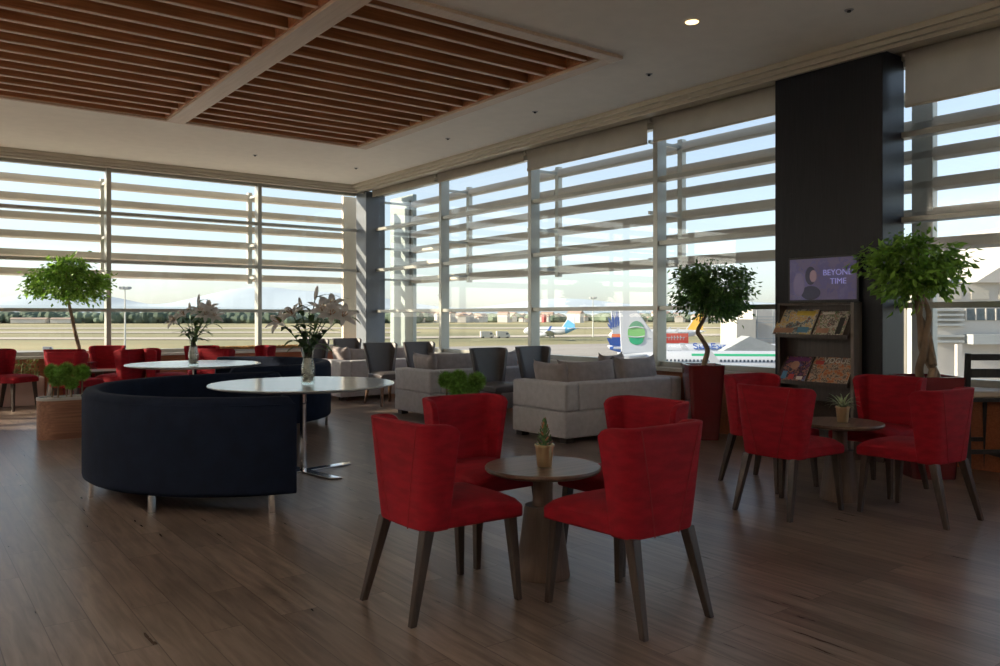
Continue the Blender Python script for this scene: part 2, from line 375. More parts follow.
f.box((-4.2, YF-0.27, 3.60), (7.1, YF+0.05, 3.8))
struct(f.obj('trim_3', M['fascia'], smooth=False, bevel=0.006))
# parapets with sills
struct(MB().box((XR-0.12, -5.2, 0), (XR+0.12, YF+0.12, 0.64)).obj('wall_right', M['parapet'], smooth=False))
struct(MB().box((-4.2, YF-0.12, 0), (XR-0.12, YF+0.12, 0.64)).obj('wall_far', M['parapet'], smooth=False))
struct(MB().box((XR-0.20, -5.2, 0.64), (XR+0.14, YF-0.2, 0.68)).box((-4.2, YF-0.20, 0.64), (XR+0.14, YF+0.14, 0.68)).obj('trim_4', M['sill'], smooth=False, bevel=0.006))
struct(MB().box((-4.3, -5.2, 0), (-4.2, YF+0.12, 3.8)).obj('wall_left', M['wall'], smooth=False))
struct(MB().box((-4.3, -5.3, 0), (XR+0.12, -5.2, 3.8)).obj('wall_near', M['wall'], smooth=False))
struct(MB().box((7.03, 13.44, 0), (7.43, 13.84, 3.60)).obj('column', M['column'], smooth=False, bevel=0.008))
pl = MB().box((6.89, 3.59, 0), (7.27, 4.66, 3.60)).obj('pillar', M['pillar'], smooth=False, bevel=0.004); struct(pl)
# baseboard
struct(MB().box((6.87-0.0, 3.57, 0), (6.888, 4.68, 0.08)).obj('baseboard_right', M['block'], smooth=False))

# windows: one frame + pane per bay
TRZ = (1.37, 2.135, 2.895)
def window(n, axis, a, b, top=3.60):
    m = MB()
    def bar(u0, u1, z0, z1, d0, d1):
        if axis == 'x': m.box((u0, YF+d0, z0), (u1, YF+d1, z1))
        else: m.box((XR+d0, u0, z0), (XR+d1, u1, z1))
    w = 0.035
    bar(a-w, a+w, 0.68, top, -0.10, 0.06)                     # mullion at the start of the bay
    for z in TRZ: bar(a+w, b-w, z-0.026, z+0.026, -0.08, 0.05)
    bar(a+w, b-w, 0.68, 0.74, -0.05, 0.05); bar(a+w, b-w, top-0.05, top, -0.05, 0.05)
    o = struct(m.obj('window_%d' % n, M['frame'], smooth=False, bevel=0.003))
    g = MB()
    if axis == 'x': g.box((a+w, YF-0.006, 0.7), (b-w, YF+0.006, top-0.02))
    else: g.box((XR-0.006, a+w, 0.7), (XR+0.006, b-w, top-0.02))
    g.obj('pane', M['glass'], o, smooth=False)
    return o
xs = [-4.2, -2.13, 0.29, 2.71, 5.13, 7.05]
n = 1
for a, b in zip(xs[:-1], xs[1:]): window(n, 'x', a, b); n += 1
ys = [13.44, 11.17, 8.84, 6.49, 4.14, 1.80, -0.54, -2.88, -5.2]
for a, b in zip(ys[1:], ys[:-1]): window(n, 'y', a, b, 3.56); n += 1

# exterior louvres
FZ = [3.40 - 0.288*k for k in range(6)]
def louvre(axis, a, b, off, label):
    t = thing('sun_louvre', label, 'louvre', (0,0,0), 0)
    m = MB(); p = MB()
    for z in FZ:
        # slightly lens-shaped blade
        sec = [(-0.05, -0.035), (-0.02, -0.06), (0.03, -0.062), (0.05, -0.03), (0.05, 0.035), (0.02, 0.06), (-0.03, 0.062), (-0.05, 0.03)]
        r0, r1 = [], []
        for d, h in sec:
            if axis == 'x': r0.append((a+0.06, off+d, z+h)); r1.append((b-0.02, off+d, z+h))
            else: r0.append((off+d, a+0.02, z+h)); r1.append((off+d, b-0.06, z+h))
        m.rings([r0, r1])
    zt, zb = FZ[0]+0.1, FZ[-1]-0.1
    if axis == 'x':
        p.box((a-0.02, off-0.04, zb), (a+0.055, off+0.04, zt))
        for z in (FZ[0], FZ[3], FZ[5]): p.box((a-0.01, YF+0.061, z-0.02), (a+0.03, off-0.041, z+0.02))
    else:
        p.box((off-0.04, b-0.055, zb), (off+0.04, b+0.02, zt))
        for z in (FZ[0], FZ[3], FZ[5]): p.box((XR+0.061, b-0.03, z-0.02), (off-0.041, b+0.01, z+0.02))
    m.obj('blades', M['fin'], t); p.obj('post', M['finpost'], t, smooth=False, bevel=0.004)
    return t
lab = {1: 'pale horizontal sun louvre outside the far glazing, beyond the left edge', 2: 'pale horizontal sun louvre outside the far window bay behind the leftmost red armchair',
       3: 'pale horizontal sun louvre outside the far window bay behind the left ficus', 4: 'pale horizontal sun louvre outside the middle bay of the far glazing',
       5: 'pale horizontal sun louvre outside the far bay beside the grey corner column'}
for i, (a, b) in enumerate(zip(xs[1:-1], xs[2:])): louvre('x', a, b if b < 7 else 6.98, 14.32, lab[i+2])
rl = ['grey horizontal sun louvre outside the right glazing nearest the corner column', 'grey horizontal sun louvre outside the second bay of the right glazing from the corner',
      'grey horizontal sun louvre outside the third bay of the right glazing from the corner', 'grey horizontal sun louvre outside the bay just left of the dark pillar',
      'grey horizontal sun louvre outside the window right of the dark pillar', 'grey horizontal sun louvre outside the glazing, nearest the camera']
for i, (a, b) in enumerate(zip(ys[1:7], ys[:6])): louvre('y', a + (0.25), b + (0.25 if i else -0.1), 7.95, rl[i])
# slim outer corner screens
t = thing('corner_screen', 'pale vertical metal screen standing outside the glazed corner', 'screen', (0,0,0))
MB().box((6.98, 14.28, -0.55), (7.28, 14.36, 3.6)).obj('panel', M['fin'], t, smooth=False, bevel=0.005)
MB().box((7.91, 13.22, -0.55), (7.99, 14.1, 3.6)).obj('panel', pmat('screen_green_grey', (0.26, 0.32, 0.31), 0.5, var=0.03), t, smooth=False, bevel=0.005)
t = thing('outer_post', 'wide pale metal post outside the window just right of the dark pillar', 'post', (7.95, 3.73, -0.55))
MB().box((-0.05, -0.10, 0), (0.05, 0.10, 4.15)).obj('shaft', M['finpost'], t, smooth=False, bevel=0.005)
MB().box((-0.09, -0.14, 0), (0.09, 0.14, 0.03)).obj('base_plate', M['finpost'], t, smooth=False)

# roller blinds on the right glazing
def blind(a, b, zb, label):
    t = thing('roller_blind', label, 'blind', (7.165, (a+b)/2, 3.56), 0, None)
    h = (b-a)/2
    MB().tube([(0, -h, 0.04), (0, h, 0.04)], 0.032, 14).obj('roller_tube', M['fascia'], t)
    MB().box((-0.037, -h+0.03, zb-3.56+0.012), (-0.032, h-0.03, 0.04)).obj('fabric', M['blind'], t, smooth=False)
    MB().box((-0.043, -h+0.03, zb-3.56-0.012), (-0.026, h-0.03, zb-3.56+0.012)).obj('bottom_rail', M['fascia'], t, smooth=False, bevel=0.003)
blind(11.22, 13.40, 3.50, 'nearly raised beige roller blind in the bay beside the corner column')
blind(8.86, 11.16, 3.47, 'nearly raised beige roller blind in the second bay from the corner')
blind(6.52, 8.83, 3.32, 'beige roller blind lowered a little in the third bay from the corner')
blind(4.70, 6.48, 3.32, 'beige roller blind lowered a little just left of the dark pillar')
blind(1.86, 3.54, 3.12, 'beige roller blind lowered furthest, right of the dark pillar')

# ceiling fittings
def ceil_at(x, y):
    D = (CZ-EYE)*F/(316.5-y); return P(x, D, CZ)
def spot(x, y, lit, label, pos=None):
    p = pos if pos else ceil_at(x, y)
    t = thing('downlight' if lit else 'ceiling_sensor', label, 'ceiling light' if lit else 'ceiling fitting', (p[0], p[1], CZ), 0, 'added fill downlights behind the camera' if pos else None)
    if lit:
        MB().lathe([(0.055, 0), (0.075, 0), (0.078, -0.006), (0.055, -0.008)], 24).obj('trim_ring', M['ceiling'], t)
        MB().lathe([(0.001, -0.016), (0.052, -0.012), (0.054, -0.0085), (0.001, -0.0085)], 24).obj('lens', M['lamp'], t)
    else:
        MB().lathe([(0.001, -0.004), (0.03, -0.006), (0.036, 0), (0.001, 0)], 20).obj('ring', M['rim'], t)
        MB().lathe([(0.001, -0.022), (0.014, -0.018), (0.016, -0.006), (0.001, -0.005)], 12).obj('nozzle', M['black'], t)
    return p
LP = spot(692, 21, True, 'small round downlight glowing warm near the top of the photo')
spot(649, 74, False, 'small round ceiling fitting between the slatted panel corner and the right windows')
spot(535, 111.6, False, 'small dark ceiling fitting beside the right edge of the slatted panel')
spot(447.8, 138.4, False, 'small dark ceiling fitting between the slatted panel and the corner column')
spot(255, 155, False, 'small dark ceiling fitting beyond the crossing beam of the slatted panel')
spot(356, 168, False, 'small dark ceiling fitting in front of the corner column')
spot(849, 10, False, 'small dark ceiling fitting above the dark pillar')
fill_light_rows = [(x, y) for x in (-2.6, 0.2, 3.0, 5.6) for y in (-3.6, -1.2)] + [(x, 1.9) for x in (-2.6, 0.2, 3.0, 5.2)]  # fill downlights added behind the camera to brighten the room
for (x, y) in fill_light_rows:
    spot(0, 0, True, 'added round fill downlight in the ceiling behind the camera, out of view', (x, y))
# ================================================================== FURNITURE
def make_chair(name, label, cat, fab, seam, leg, H=0.825, seat_z=0.47, wtop=0.252, wbot=0.208, thick_seat=0.098, wing=0.095, lean=0.03):
    t = thing(name, label, cat)
    # seat: tapered padded block
    zb = seat_z - thick_seat
    def seatf(u, v):
        pass
    sec = []
    s = MB()
    nu, nv = 10, 10
    yb, yf = -0.180, 0.280
    def pt(u, v, top):
        y = yb + (yf-yb)*v; hw = 0.205 + 0.035*v
        x = (2*u-1)*hw
        ex = abs(2*u-1); ey = max(0, 2*v-1)
        rnd = 0.022*(ex**8 + ey**8)
        z = seat_z - rnd + 0.012*(1-ex**2)*(1-(2*v-1)**2) if top else zb
        return (x, y, z)
    rings = []
    vs = []; fs = []
    for top in (0, 1):
        for j in range(nv+1):
            for i in range(nu+1): vs.append(pt(i/nu, j/nv, top))
    K = (nu+1)*(nv+1)
    for j in range(nv):
        for i in range(nu):
            a = j*(nu+1)+i
            fs.append((a+nu+1, a+nu+2, a+1, a)); fs.append((K+a, K+a+1, K+a+nu+2, K+a+nu+1))
    for i in range(nu):
        fs.append((i, i+1, K+i+1, K+i)); a = nv*(nu+1)+i; fs.append((a+1, a, K+a, K+a+1))
    for j in range(nv):
        a = j*(nu+1); fs.append((a+nu+1, a, K+a, K+a+nu+1)); a += nu; fs.append((a, a+nu+1, K+a+nu+1, K+a))
    s.add(vs, fs); s.obj('seat', fab, t, bevel=0.012, seg=2)
    # backrest: curved shell with wings
    zb2 = zb - 0.003
    def outline(v):
        """outer plan curve of the shell at height v, from the right wing round to the left wing"""
        hw = wbot + (wtop-wbot)*(v**0.9); y0 = -0.222 - lean*v; wl = wing*(0.45+0.55*v); rc = 0.075
        pts = []
        for k in range(5): f_ = k/5; pts.append((hw+0.012*v*(1-f_), y0+rc+(wl)*(1-f_)))
        for k in range(7): a = PI/2*k/6; pts.append((hw-rc+rc*math.cos(a), y0+rc-rc*math.sin(a)))
        xm = hw-rc
        for k in range(1, 6): x = xm*(1-k/6); pts.append((x, y0-0.006*(1-(x/xm)**2)))
        pts.append((0, y0-0.006))
        return pts + [(-x, y) for x, y in reversed(pts[:-1])]
    nv = 10; vs = []; fs = []; oc = []
    for side in (0, 1):
        for j in range(nv+1):
            v = j/nv; pl_ = outline(v); th = 0.055 - 0.020*v; n_ = len(pl_)
            for q in range(n_):
                x, y = pl_[q]
                if side == 0:
                    ax, ay = pl_[max(0, q-1)]; bx, by = pl_[min(n_-1, q+1)]
                    tx, ty = bx-ax, by-ay; l = math.hypot(tx, ty); x += (ty/l)*th; y += (-tx/l)*th
                e = abs(2*q/(n_-1)-1)
                vs.append((x, y, zb2 + (H-zb2)*v - (0.008*(e**3) + 0.035*(e**16))*v**4))
    n_ = len(outline(0)); K = n_*(nv+1)
    for j in range(nv):
        for q in range(n_-1):
            a = j*n_+q; fs.append((a, a+1, a+n_+1, a+n_)); fs.append((K+a+n_, K+a+n_+1, K+a+1, K+a))
    for q in range(n_-1):
        fs.append((q+1, q, K+q, K+q+1)); a = nv*n_+q; fs.append((a, a+1, K+a+1, K+a))
    for j in range(nv):
        a = j*n_; fs.append((a, a+n_, K+a+n_, K+a)); a += n_-1; fs.append((a+n_, a, K+a, K+a+n_))
    bk = MB().add(vs, fs).obj('backrest', fab, t, bevel=0.011, seg=3, angle=50)
    sm = MB()
    for sg in (-1, 1):
        pts = []
        for k in range(11):
            v = k/10*0.98; hw = wbot + (wtop-wbot)*(v**0.9); x = sg*((hw-0.062)*(0.50+0.46*v))
            y0 = -0.222 - lean*v
            pts.append((x, y0-0.006*max(0, 1-(x/(hw-0.075))**2)-0.0006, zb2+(H-zb2)*v-0.002))
        sm.tube(pts, 0.0028, 6)
    sm.obj('piping', seam, bk)
    for sx in (-1, 1):
        MB().frustum((sx*0.198, 0.235, zb+0.004), 0.045, 0.045, (sx*0.222, 0.262, 0), 0.028, 0.028).obj('leg', leg, t, bevel=0.004, smooth=False)
        MB().frustum((sx*0.168, -0.190, zb+0.004), 0.048, 0.05, (sx*0.203, -0.285, 0), 0.028, 0.030).obj('leg', leg, t, bevel=0.004, smooth=False)
    return t

def face(fl, fD):
    """rotation so that local +y points along (lat,D) direction"""
    v = W(fl, fD); return math.atan2(v.y, v.x) - PI/2

G1 = 'red chairs around the small table in the foreground'
G2 = 'red chairs around the small table by the magazine rack'
rc0 = make_chair('dining_chair', '', 'chair', M['red'], M['redseam'], M['legwood'])
rc0.location = W(-0.262, 3.625); rc0.rotation_euler = (0, 0, face(0.78, 0.62))
rc0['label'] = 'red velvet chair seen from behind, left of the foreground table'; rc0['group'] = G1
C = lambda lat, D, fl, fD, lab, g: dup(rc0, W(lat, D), face(fl, fD), lab, g)
C(0.551, 3.504, -0.61, 0.79, 'red velvet chair with its back to the camera, right front of the foreground table', G1)
C(-0.105, 4.39, 0.62, -0.78, 'red velvet chair facing the camera behind the foreground table, in front of the grass balls', G1)
C(0.67, 4.26, -0.80, -0.60, 'red velvet chair between the foreground table and the nearest grey sofa', G1)
C(1.894, 5.30, 0.80, 0.60, 'red velvet chair seen from behind, left of the table by the magazine rack', G2)
C(2.67, 5.14, -0.555, 0.832, 'red velvet chair nearest the black bar stool, its back to the camera', G2)
C(2.03, 6.10, 0.54, -0.84, 'red velvet chair behind another, right of the tall red pot', G2)
C(2.79, 5.92, -0.81, -0.587, 'red velvet chair with its inner back visible, right of the magazine rack', G2)
G3 = 'red chairs around the low table in the far left corner'
C(-6.72, 11.0, 1.0, -0.15, 'red chair cut off by the left edge of the photo, its seat pointing right', G3)
C(-5.48, 10.35, 0.10, 0.98, 'red chair with its back to the camera, just behind the left wooden planter', G3)
C(-6.02, 11.2, -0.25, 0.97, 'red chair mostly hidden behind the one at the left wooden planter, sunlit along its top', G3)
C(-5.22, 11.15, -0.92, 0.3, 'red chair seen side-on facing left, its inner back sunlit, above the dark curved sofa', G3)
C(-6.0, 12.2, 0.1, -1, 'red chair facing the camera right under the left ficus trunk', G3)
G4 = 'red chairs behind the far white table'
C(-4.72, 11.35, 0.92, 0.25, 'red chair with a sunlit back left of the vase on the far white table', G4)
C(-4.50, 12.2, 0.45, -0.85, 'red chair directly behind the vase on the far white table', G4)
C(-3.95, 11.40, 0.15, 0.98, 'low-looking red chair with its back to the camera right of the far vase', G4)
C(-3.75, 12.35, -0.75, -0.6, 'farthest right red chair, below the far window mullion', G4)

# grey armchairs
g0 = make_chair('lounge_chair', 'charcoal leather chair just right of the middle sofa, its seat visible', 'chair', M['grey_leather'], M['grey_leather'], M['oakleg'], H=0.885, wtop=0.262, wbot=0.185, wing=0.06, lean=0.07)
g0.location = (5.86, 7.80, 0); g0.rotation_euler = (0, 0, PI); g0['group'] = 'charcoal chairs facing the sofas'
GG = 'charcoal chairs facing the sofas'
for (x, y, l) in ((6.62, 7.86, 'charcoal leather chair behind the left end of the nearest pale sofa'),
                  (5.72, 10.30, 'charcoal leather chair in front of the grey corner column, beside the middle sofa'),
                  (6.42, 10.36, 'charcoal leather chair behind the pointed cushion of the middle sofa'),
                  (5.80, 12.80, 'farthest left charcoal chair, behind the flower vase and beige cushions'),
                  (6.42, 12.80, 'charcoal chair against the glazing just left of the corner column')):
    dup(g0, (x, y, 0), PI, l, GG)

# low round tables
def low_table(loc, label, group=None):
    t = thing('side_table', label, 'table', loc)
    MB().lathe([(0.001, 0.508), (0.255, 0.508), (0.278, 0.516), (0.285, 0.524), (0.285, 0.532), (0.281, 0.538), (0.001, 0.538)], 56).obj('tabletop', M['darktop'], t)
    MB().lathe([(0.001, 0), (0.132, 0), (0.134, 0.006), (0.128, 0.06), (0.10, 0.26), (0.092, 0.33), (0.088, 0.345), (0.001, 0.345)], 40).obj('base', M['tablebase'], t)
    MB().lathe([(0.001, 0.345), (0.052, 0.345), (0.050, 0.36), (0.048, 0.42), (0.05, 0.50), (0.075, 0.508), (0.001, 0.508)], 32).obj('neck', M['tablebase'], t)
    return t
TA = W(0.21, 3.957); TB = W(2.365, 5.60)
lt = low_table(TA, 'small round dark wooden table in the foreground between four red chairs')
dup(lt, TB, 0.4, 'small round dark wooden table between red chairs in front of the magazine rack')
dup(lt, W(-5.75, 11.55), 0, 'low round table almost hidden among red chairs in the far left corner', scale=(1.1, 1.1, 0.93))

# gold pots
def gold_pot(parent):
    MB().lathe([(0.001, 0), (0.034, 0), (0.036, 0.004), (0.045, 0.096), (0.049, 0.098), (0.049, 0.108), (0.043, 0.108), (0.042, 0.09), (0.001, 0.088)], 32).obj('pot', M['gold'], parent)
    MB().lathe([(0.001, 0.0885), (0.040, 0.0885), (0.040, 0.094), (0.001, 0.097)], 20).obj('soil', M['soil'], parent)
p = TA + Vector((-0.006, -0.02, 0.538))
t = thing('potted_succulent', 'stacked green succulent with reddish tips in a gold pot on the foreground table', 'plant', p)
gold_pot(t)
m = MB(); random.seed(3)
def leafblade(m, base, yaw, pitch, L, w, th=0.003, curve=0.3, n=5):
    d = Vector((math.cos(yaw), math.sin(yaw), 0)); s = Vector((-math.sin(yaw), math.cos(yaw), 0)); up = Vector((0,0,1))
    top, bot = [], []
    pos = Vector(base); ang = pitch
    rings = []
    for i in range(n+1):
        f_ = i/n; ww = w*math.sin(PI*min(1, 0.15+0.85*f_))**0.8 if i < n else 0.0006
        if i == 0: ww = w*0.45
        dirv = d*math.cos(ang) + up*math.sin(ang); nrm = -d*math.sin(ang) + up*math.cos(ang)
        rings.append([tuple(pos - s*ww), tuple(pos - nrm*th), tuple(pos + s*ww), tuple(pos + nrm*th*0.2)])
        pos = pos + dirv*(L/n); ang -= curve/n
    m.rings(rings)
for k in range(56):
    h = k/56; z = 0.095 + 0.125*h; r = 0.026*(1-h)*0.6
    m.cur = 1 if (random.random() < 0.08 + 0.35*h) else 0
    yaw = k*2.399; pitch = 0.35 + 0.9*h
    leafblade(m, (r*math.cos(yaw), r*math.sin(yaw), z), yaw, pitch, 0.034*(1-0.35*h), 0.0085*(1-0.35*h), 0.004, -0.5, 4)
m.cur = 0; m.tube([(0,0,0.09), (0,0,0.22)], [0.012, 0.004])
m.obj('leaves', [M['succ'], M['succtip']], t)
t = thing('potted_spider_plant', 'spiky pale-edged plant in a gold pot on the table before the magazine rack', 'plant', TB + Vector((0.0, -0.02, 0.538)))
gold_pot(t); m = MB()
for k in range(30):
    yaw = k*2.399+0.3; leafblade(m, (0.01*math.cos(yaw), 0.01*math.sin(yaw), 0.093), yaw, random.uniform(0.7, 1.35), random.uniform(0.10, 0.16), 0.006, 0.0012, random.uniform(0.8, 1.9), 7)
m.obj('leaves', M['spider'], t)

# curved banquettes -------------------------------------------------
def arc_solid(prof, a0, a1, n, endround=0.0, ztop=None, Rm=1.2):
    rs = []
    for i in range(n+1):
        a = a0 + (a1-a0)*i/n
        d = min(abs(a-a0), abs(a1-a))*Rm
        ring = []
        for r, z in prof:
            if endround and d < endround and z > ztop-endround:
                lim = ztop - endround + math.sqrt(max(0, endround**2-(endround-d)**2))
                z = min(z, lim)
            ring.append((r*math.cos(a), r*math.sin(a), z))
        rs.append(ring)
    return rs
def banquette(loc, a0, a1, label):
    t = thing('curved_sofa', label, 'sofa', loc, 0, None)
    Ro = 1.27; zt = 0.75
    prof = [(Ro-0.02, 0.118), (Ro-0.004, 0.13), (Ro, 0.15), (Ro, 0.45), (Ro, 0.69), (Ro-0.006, 0.72), (Ro-0.022, 0.742), (Ro-0.045, zt), (Ro-0.085, zt), (Ro-0.108, 0.742), (Ro-0.122, 0.72), (Ro-0.128, 0.69), (Ro-0.17, 0.40), (Ro-0.18, 0.118)]
    n = 110
    b = MB().rings(arc_solid(prof, a0, a1, n, 0.06, zt)).obj('backrest', M['navy'], t, angle=60)
    ptop = MB()
    pts = []
    for i in range(61):
        a = a0+0.045 + (a1-a0-0.09)*i/60; pts.append(((Ro+0.0)*math.cos(a), (Ro+0.0)*math.sin(a), 0.70))
    ptop.tube(pts, 0.004, 6); ptop.obj('piping', M['navy'], b)
    sp = [(Ro-0.62, 0.14), (Ro-0.64, 0.18), (Ro-0.65, 0.38), (Ro-0.635, 0.415), (Ro-0.60, 0.432), (Ro-0.16, 0.432), (Ro-0.16, 0.14)]
    MB().rings(arc_solid(sp, a0+0.02, a1-0.02, 90)).obj('seat', M['navy'], t, angle=60)
    for k in range(6):
        sgn = 1 if a1 > a0 else -1; a = a0 + sgn*0.12 + (a1-a0-sgn*0.24)*k/5
        for rr in ((Ro-0.045,) if 0 < k < 5 else (Ro-0.045, Ro-0.16)):
            mt = Matrix.Translation((rr*math.cos(a), rr*math.sin(a), 0)) @ Matrix.Rotation(a, 4, 'Z')
            MB().box((-0.016, -0.018, 0), (0.016, 0.018, 0.145), mt).obj('leg', M['chrome'], t, smooth=False, bevel=0.004)
    return t
def angw(dl, dD):
    v = W(dl, dD); return math.atan2(v.y, v.x)
C1 = W(-1.88, 6.37)
a_near, a_far = angw(0.555, -1.13), angw(-0.16, 1.15)
# go clockwise (through the left side) from near end to far end
while a_far > a_near: a_far -= 2*PI
banquette(C1, a_near, a_far, 'near dark navy curved sofa on chrome legs, wrapping round the near white table')
C2 = W(-3.25, 9.30)
b_near, b_far = angw(0.50, -1.12), angw(-0.45, 1.15)
while b_far < b_near: b_far += 2*PI
banquette(C2, b_near, b_far, 'far navy curved sofa wrapping round the right side of the far white table')

def high_table(loc, rz, label):
    t = thing('round_table', label, 'table', loc, rz)
    MB().lathe([(0.001, 0.690), (0.62, 0.690), (0.72, 0.704), (0.742, 0.712), (0.745, 0.718), (0.742, 0.724), (0.001, 0.725)], 96).obj('tabletop', M['whitetop'], t)
    MB().tube([(0, 0, 0.012), (0, 0, 0.69)], 0.026, 24).obj('pole', M['chrome'], t)
    m = MB()
    for k in range(4):
        mt = Matrix.Rotation(R(45) + k*PI/2, 4, 'Z')
        m.prism([(0.0, -0.045), (0.44, -0.045), (0.50, 0.045), (0.0, 0.045)], 0 + 0.0004*k, 0.014 + 0.0004*k, mt)
    m.obj('base', M['chrome'], t, smooth=False, bevel=0.003)
    return t
T1 = W(-1.615, 6.60); T2 = W(-3.55, 9.35)
ht = high_table(T1, R(-37+0), 'large round white table nearest the camera, in the opening of the navy curved sofa')
dup(ht, T2, R(-37), 'large round white table further back, behind the near navy curved sofa')

# vases with lilies
def vase(loc, rz, label, seed, spread=1.0, hz=1.0):
    random.seed(seed)
    t = thing('flower_vase', label, 'vase', loc, rz)
    op = [(0.001, 0), (0.046, 0), (0.050, 0.004), (0.051, 0.06), (0.049, 0.13), (0.036, 0.20), (0.035, 0.225), (0.046, 0.32)]
    ip = [(0.043, 0.32), (0.032, 0.225), (0.033, 0.20), (0.045, 0.13), (0.047, 0.06), (0.045, 0.012), (0.001, 0.012)]
    MB().lathe(op+ip, 32).obj('glass', M['vaseglass'], t)
    m = MB()
    for k in range(330):
        z = random.uniform(0.018, 0.205); rr = (0.038 if z < 0.11 else 0.038-0.13*(z-0.11))*math.sqrt(random.random()); a = random.uniform(0, 2*PI)
        q = random.uniform(0.006, 0.010); m.sphere((rr*math.cos(a), rr*math.sin(a), z), q, 7, 5, (1, 1, 0.75))
    o = m.obj('pebbles', M['pebble'], t); o['kind'] = 'stuff'
    m = MB()
    for k in range(60):
        z = random.uniform(0.205, 0.25); rr = 0.024*math.sqrt(random.random()); a = random.uniform(0, 2*PI)
        m.sphere((rr*math.cos(a), rr*math.sin(a), z), random.uniform(0.005, 0.009), 6, 4)
    o = m.obj('moss', M['moss'], t); o['kind'] = 'stuff'
    st = MB(); lf = MB(); tips = []
    dirs = [(-0.17, -0.05, 0.50, 1), (-0.11, 0.04, 0.56, 1), (0.15, 0.03, 0.64, 1), (0.24, -0.05, 0.55, 1), (0.17, -0.08, 0.56, 1), (0.05, 0.0, 0.71, 0), (-0.06, 0.06, 0.62, 0), (0.11, -0.07, 0.60, 1)]
    for (dx, dy, z, fl) in dirs:
        dx *= spread; z *= hz
        pts = [(0, 0, 0.18)]
        for i in range(1, 9):
            f_ = i/8; pts.append((dx*f_**1.6, dy*f_**1.6, 0.18+(z-0.18)*f_))
        st.tube(pts, [0.004]*len(pts), 6); tips.append((Vector(pts[-1]), (Vector(pts[-1])-Vector(pts[-2])).normalized(), fl))
        for k in range(7):
            q = pts[min(2+k, 8)]
            leafblade(lf, q, random.uniform(0, 2*PI), random.uniform(0.2, 1.0), random.uniform(0.15, 0.24), random.uniform(0.015, 0.023), 0.0015, random.uniform(0.8, 1.6), 7)
    t.scale = (1.12, 1.12, 1.0)
    st.obj('stems', M['lilyleaf'], t); lf.obj('leaves', M['lilyleaf'], t)
    for (p_, d, fl) in tips:
        zax = (d + Vector((0, -0.9 if fl else 0, 0))).normalized(); xax = zax.cross(Vector((0.1, 1, 0.2))).normalized(); yax = zax.cross(xax)
        mt = Matrix.Translation(p_) @ Matrix((xax, yax, zax)).transposed().to_4x4()
        if fl:
            m = MB()
            for k in range(6):
                mb2 = MB(); leafblade(mb2, (0.004, 0, 0), 0, 1.05, 0.135, 0.026 if k % 2 else 0.019, 0.0012, 1.7, 8)
                m.add(mb2.v, mb2.f, mt @ Matrix.Rotation(k*PI/3, 4, 'Z'))
            fo = m.obj('flower', M['lily'], t)
            m = MB()
            for k in range(5):
                a = k*1.256; m.add(*(lambda q: (q.v, q.f))(MB().tube([(0, 0, 0), (0.02*math.cos(a), 0.02*math.sin(a), 0.07)], [0.0012, 0.003], 5)), mt)
            m.obj('stamens', M['stamen'], fo)
        else:
            m = MB(); m.add(*(lambda q: (q.v, q.f))(MB().sphere((0, 0, 0.04), 0.06, 8, 8, (0.24, 0.24, 1.0))), mt); m.obj('bud', M['lily'], t)
    return t
CR = -math.atan2(SN, CS)   # camera's right direction
vase(W(-1.55, 6.50, 0.7252), CR, 'hourglass glass vase of white lilies on the near white table', 11, 1.05, 0.98)
vase(W(-3.42, 8.98, 0.7252), CR, 'glass vase of white lilies on the far white table', 12, 0.9, 0.98)

# sofas ---------------------------------------------------------------
def sofa(x0, y0, x1, depth, label, mat=M['sofa']):
    t = thing('sofa', label, 'sofa', ((x0+x1)/2, y0+depth/2, 0), 0, 'pale sofas turned towards the far windows')
    hx, hy = (x1-x0)/2, depth/2
    zt = 0.60
    MB().box((-hx+0.18, -hy, 0.315), (hx-0.18, -hy+0.2, zt)).obj('backrest', mat, t, bevel=0.025, seg=3)
    for sx in (-1, 1):
        a = (-hx, -hy, 0.315) if sx < 0 else (hx-0.18, -hy, 0.315)
        MB().box(a, (a[0]+0.18, hy, zt)).obj('armrest', mat, t, bevel=0.028, seg=3)
    MB().box((-hx, -hy, 0.05), (hx, hy, 0.313)).obj('base', mat, t, bevel=0.018, seg=3)
    n = 2
    w = (2*hx-0.36)/n
    for k in range(n):
        MB().box((-hx+0.18+k*w+0.004, -hy+0.205, 0.3135), (-hx+0.18+(k+1)*w-0.004, hy+0.01, 0.44)).obj('seat_cushion', mat, t, bevel=0.03, seg=3)
    for sx in (-1, 1):
        for sy in (-1, 1):
            cx, cy = sx*(hx-0.08), sy*(hy-0.08)
            MB().box((cx-0.05, cy-0.05, 0), (cx+0.05, cy+0.05, 0.049)).obj('foot', M['block'], t, smooth=False, bevel=0.004)
    return t
sofa(5.34, 5.98, 7.08, 0.87, 'nearest pale grey sofa seen from behind, between the tall red pot and the foreground chairs')
sofa(5.28, 8.44, 7.05, 0.85, 'middle pale grey sofa seen from behind, left of the grass balls')
sofa(5.38, 11.10, 7.05, 0.85, 'farthest beige-looking sofa behind the right edge of the far navy sofa')

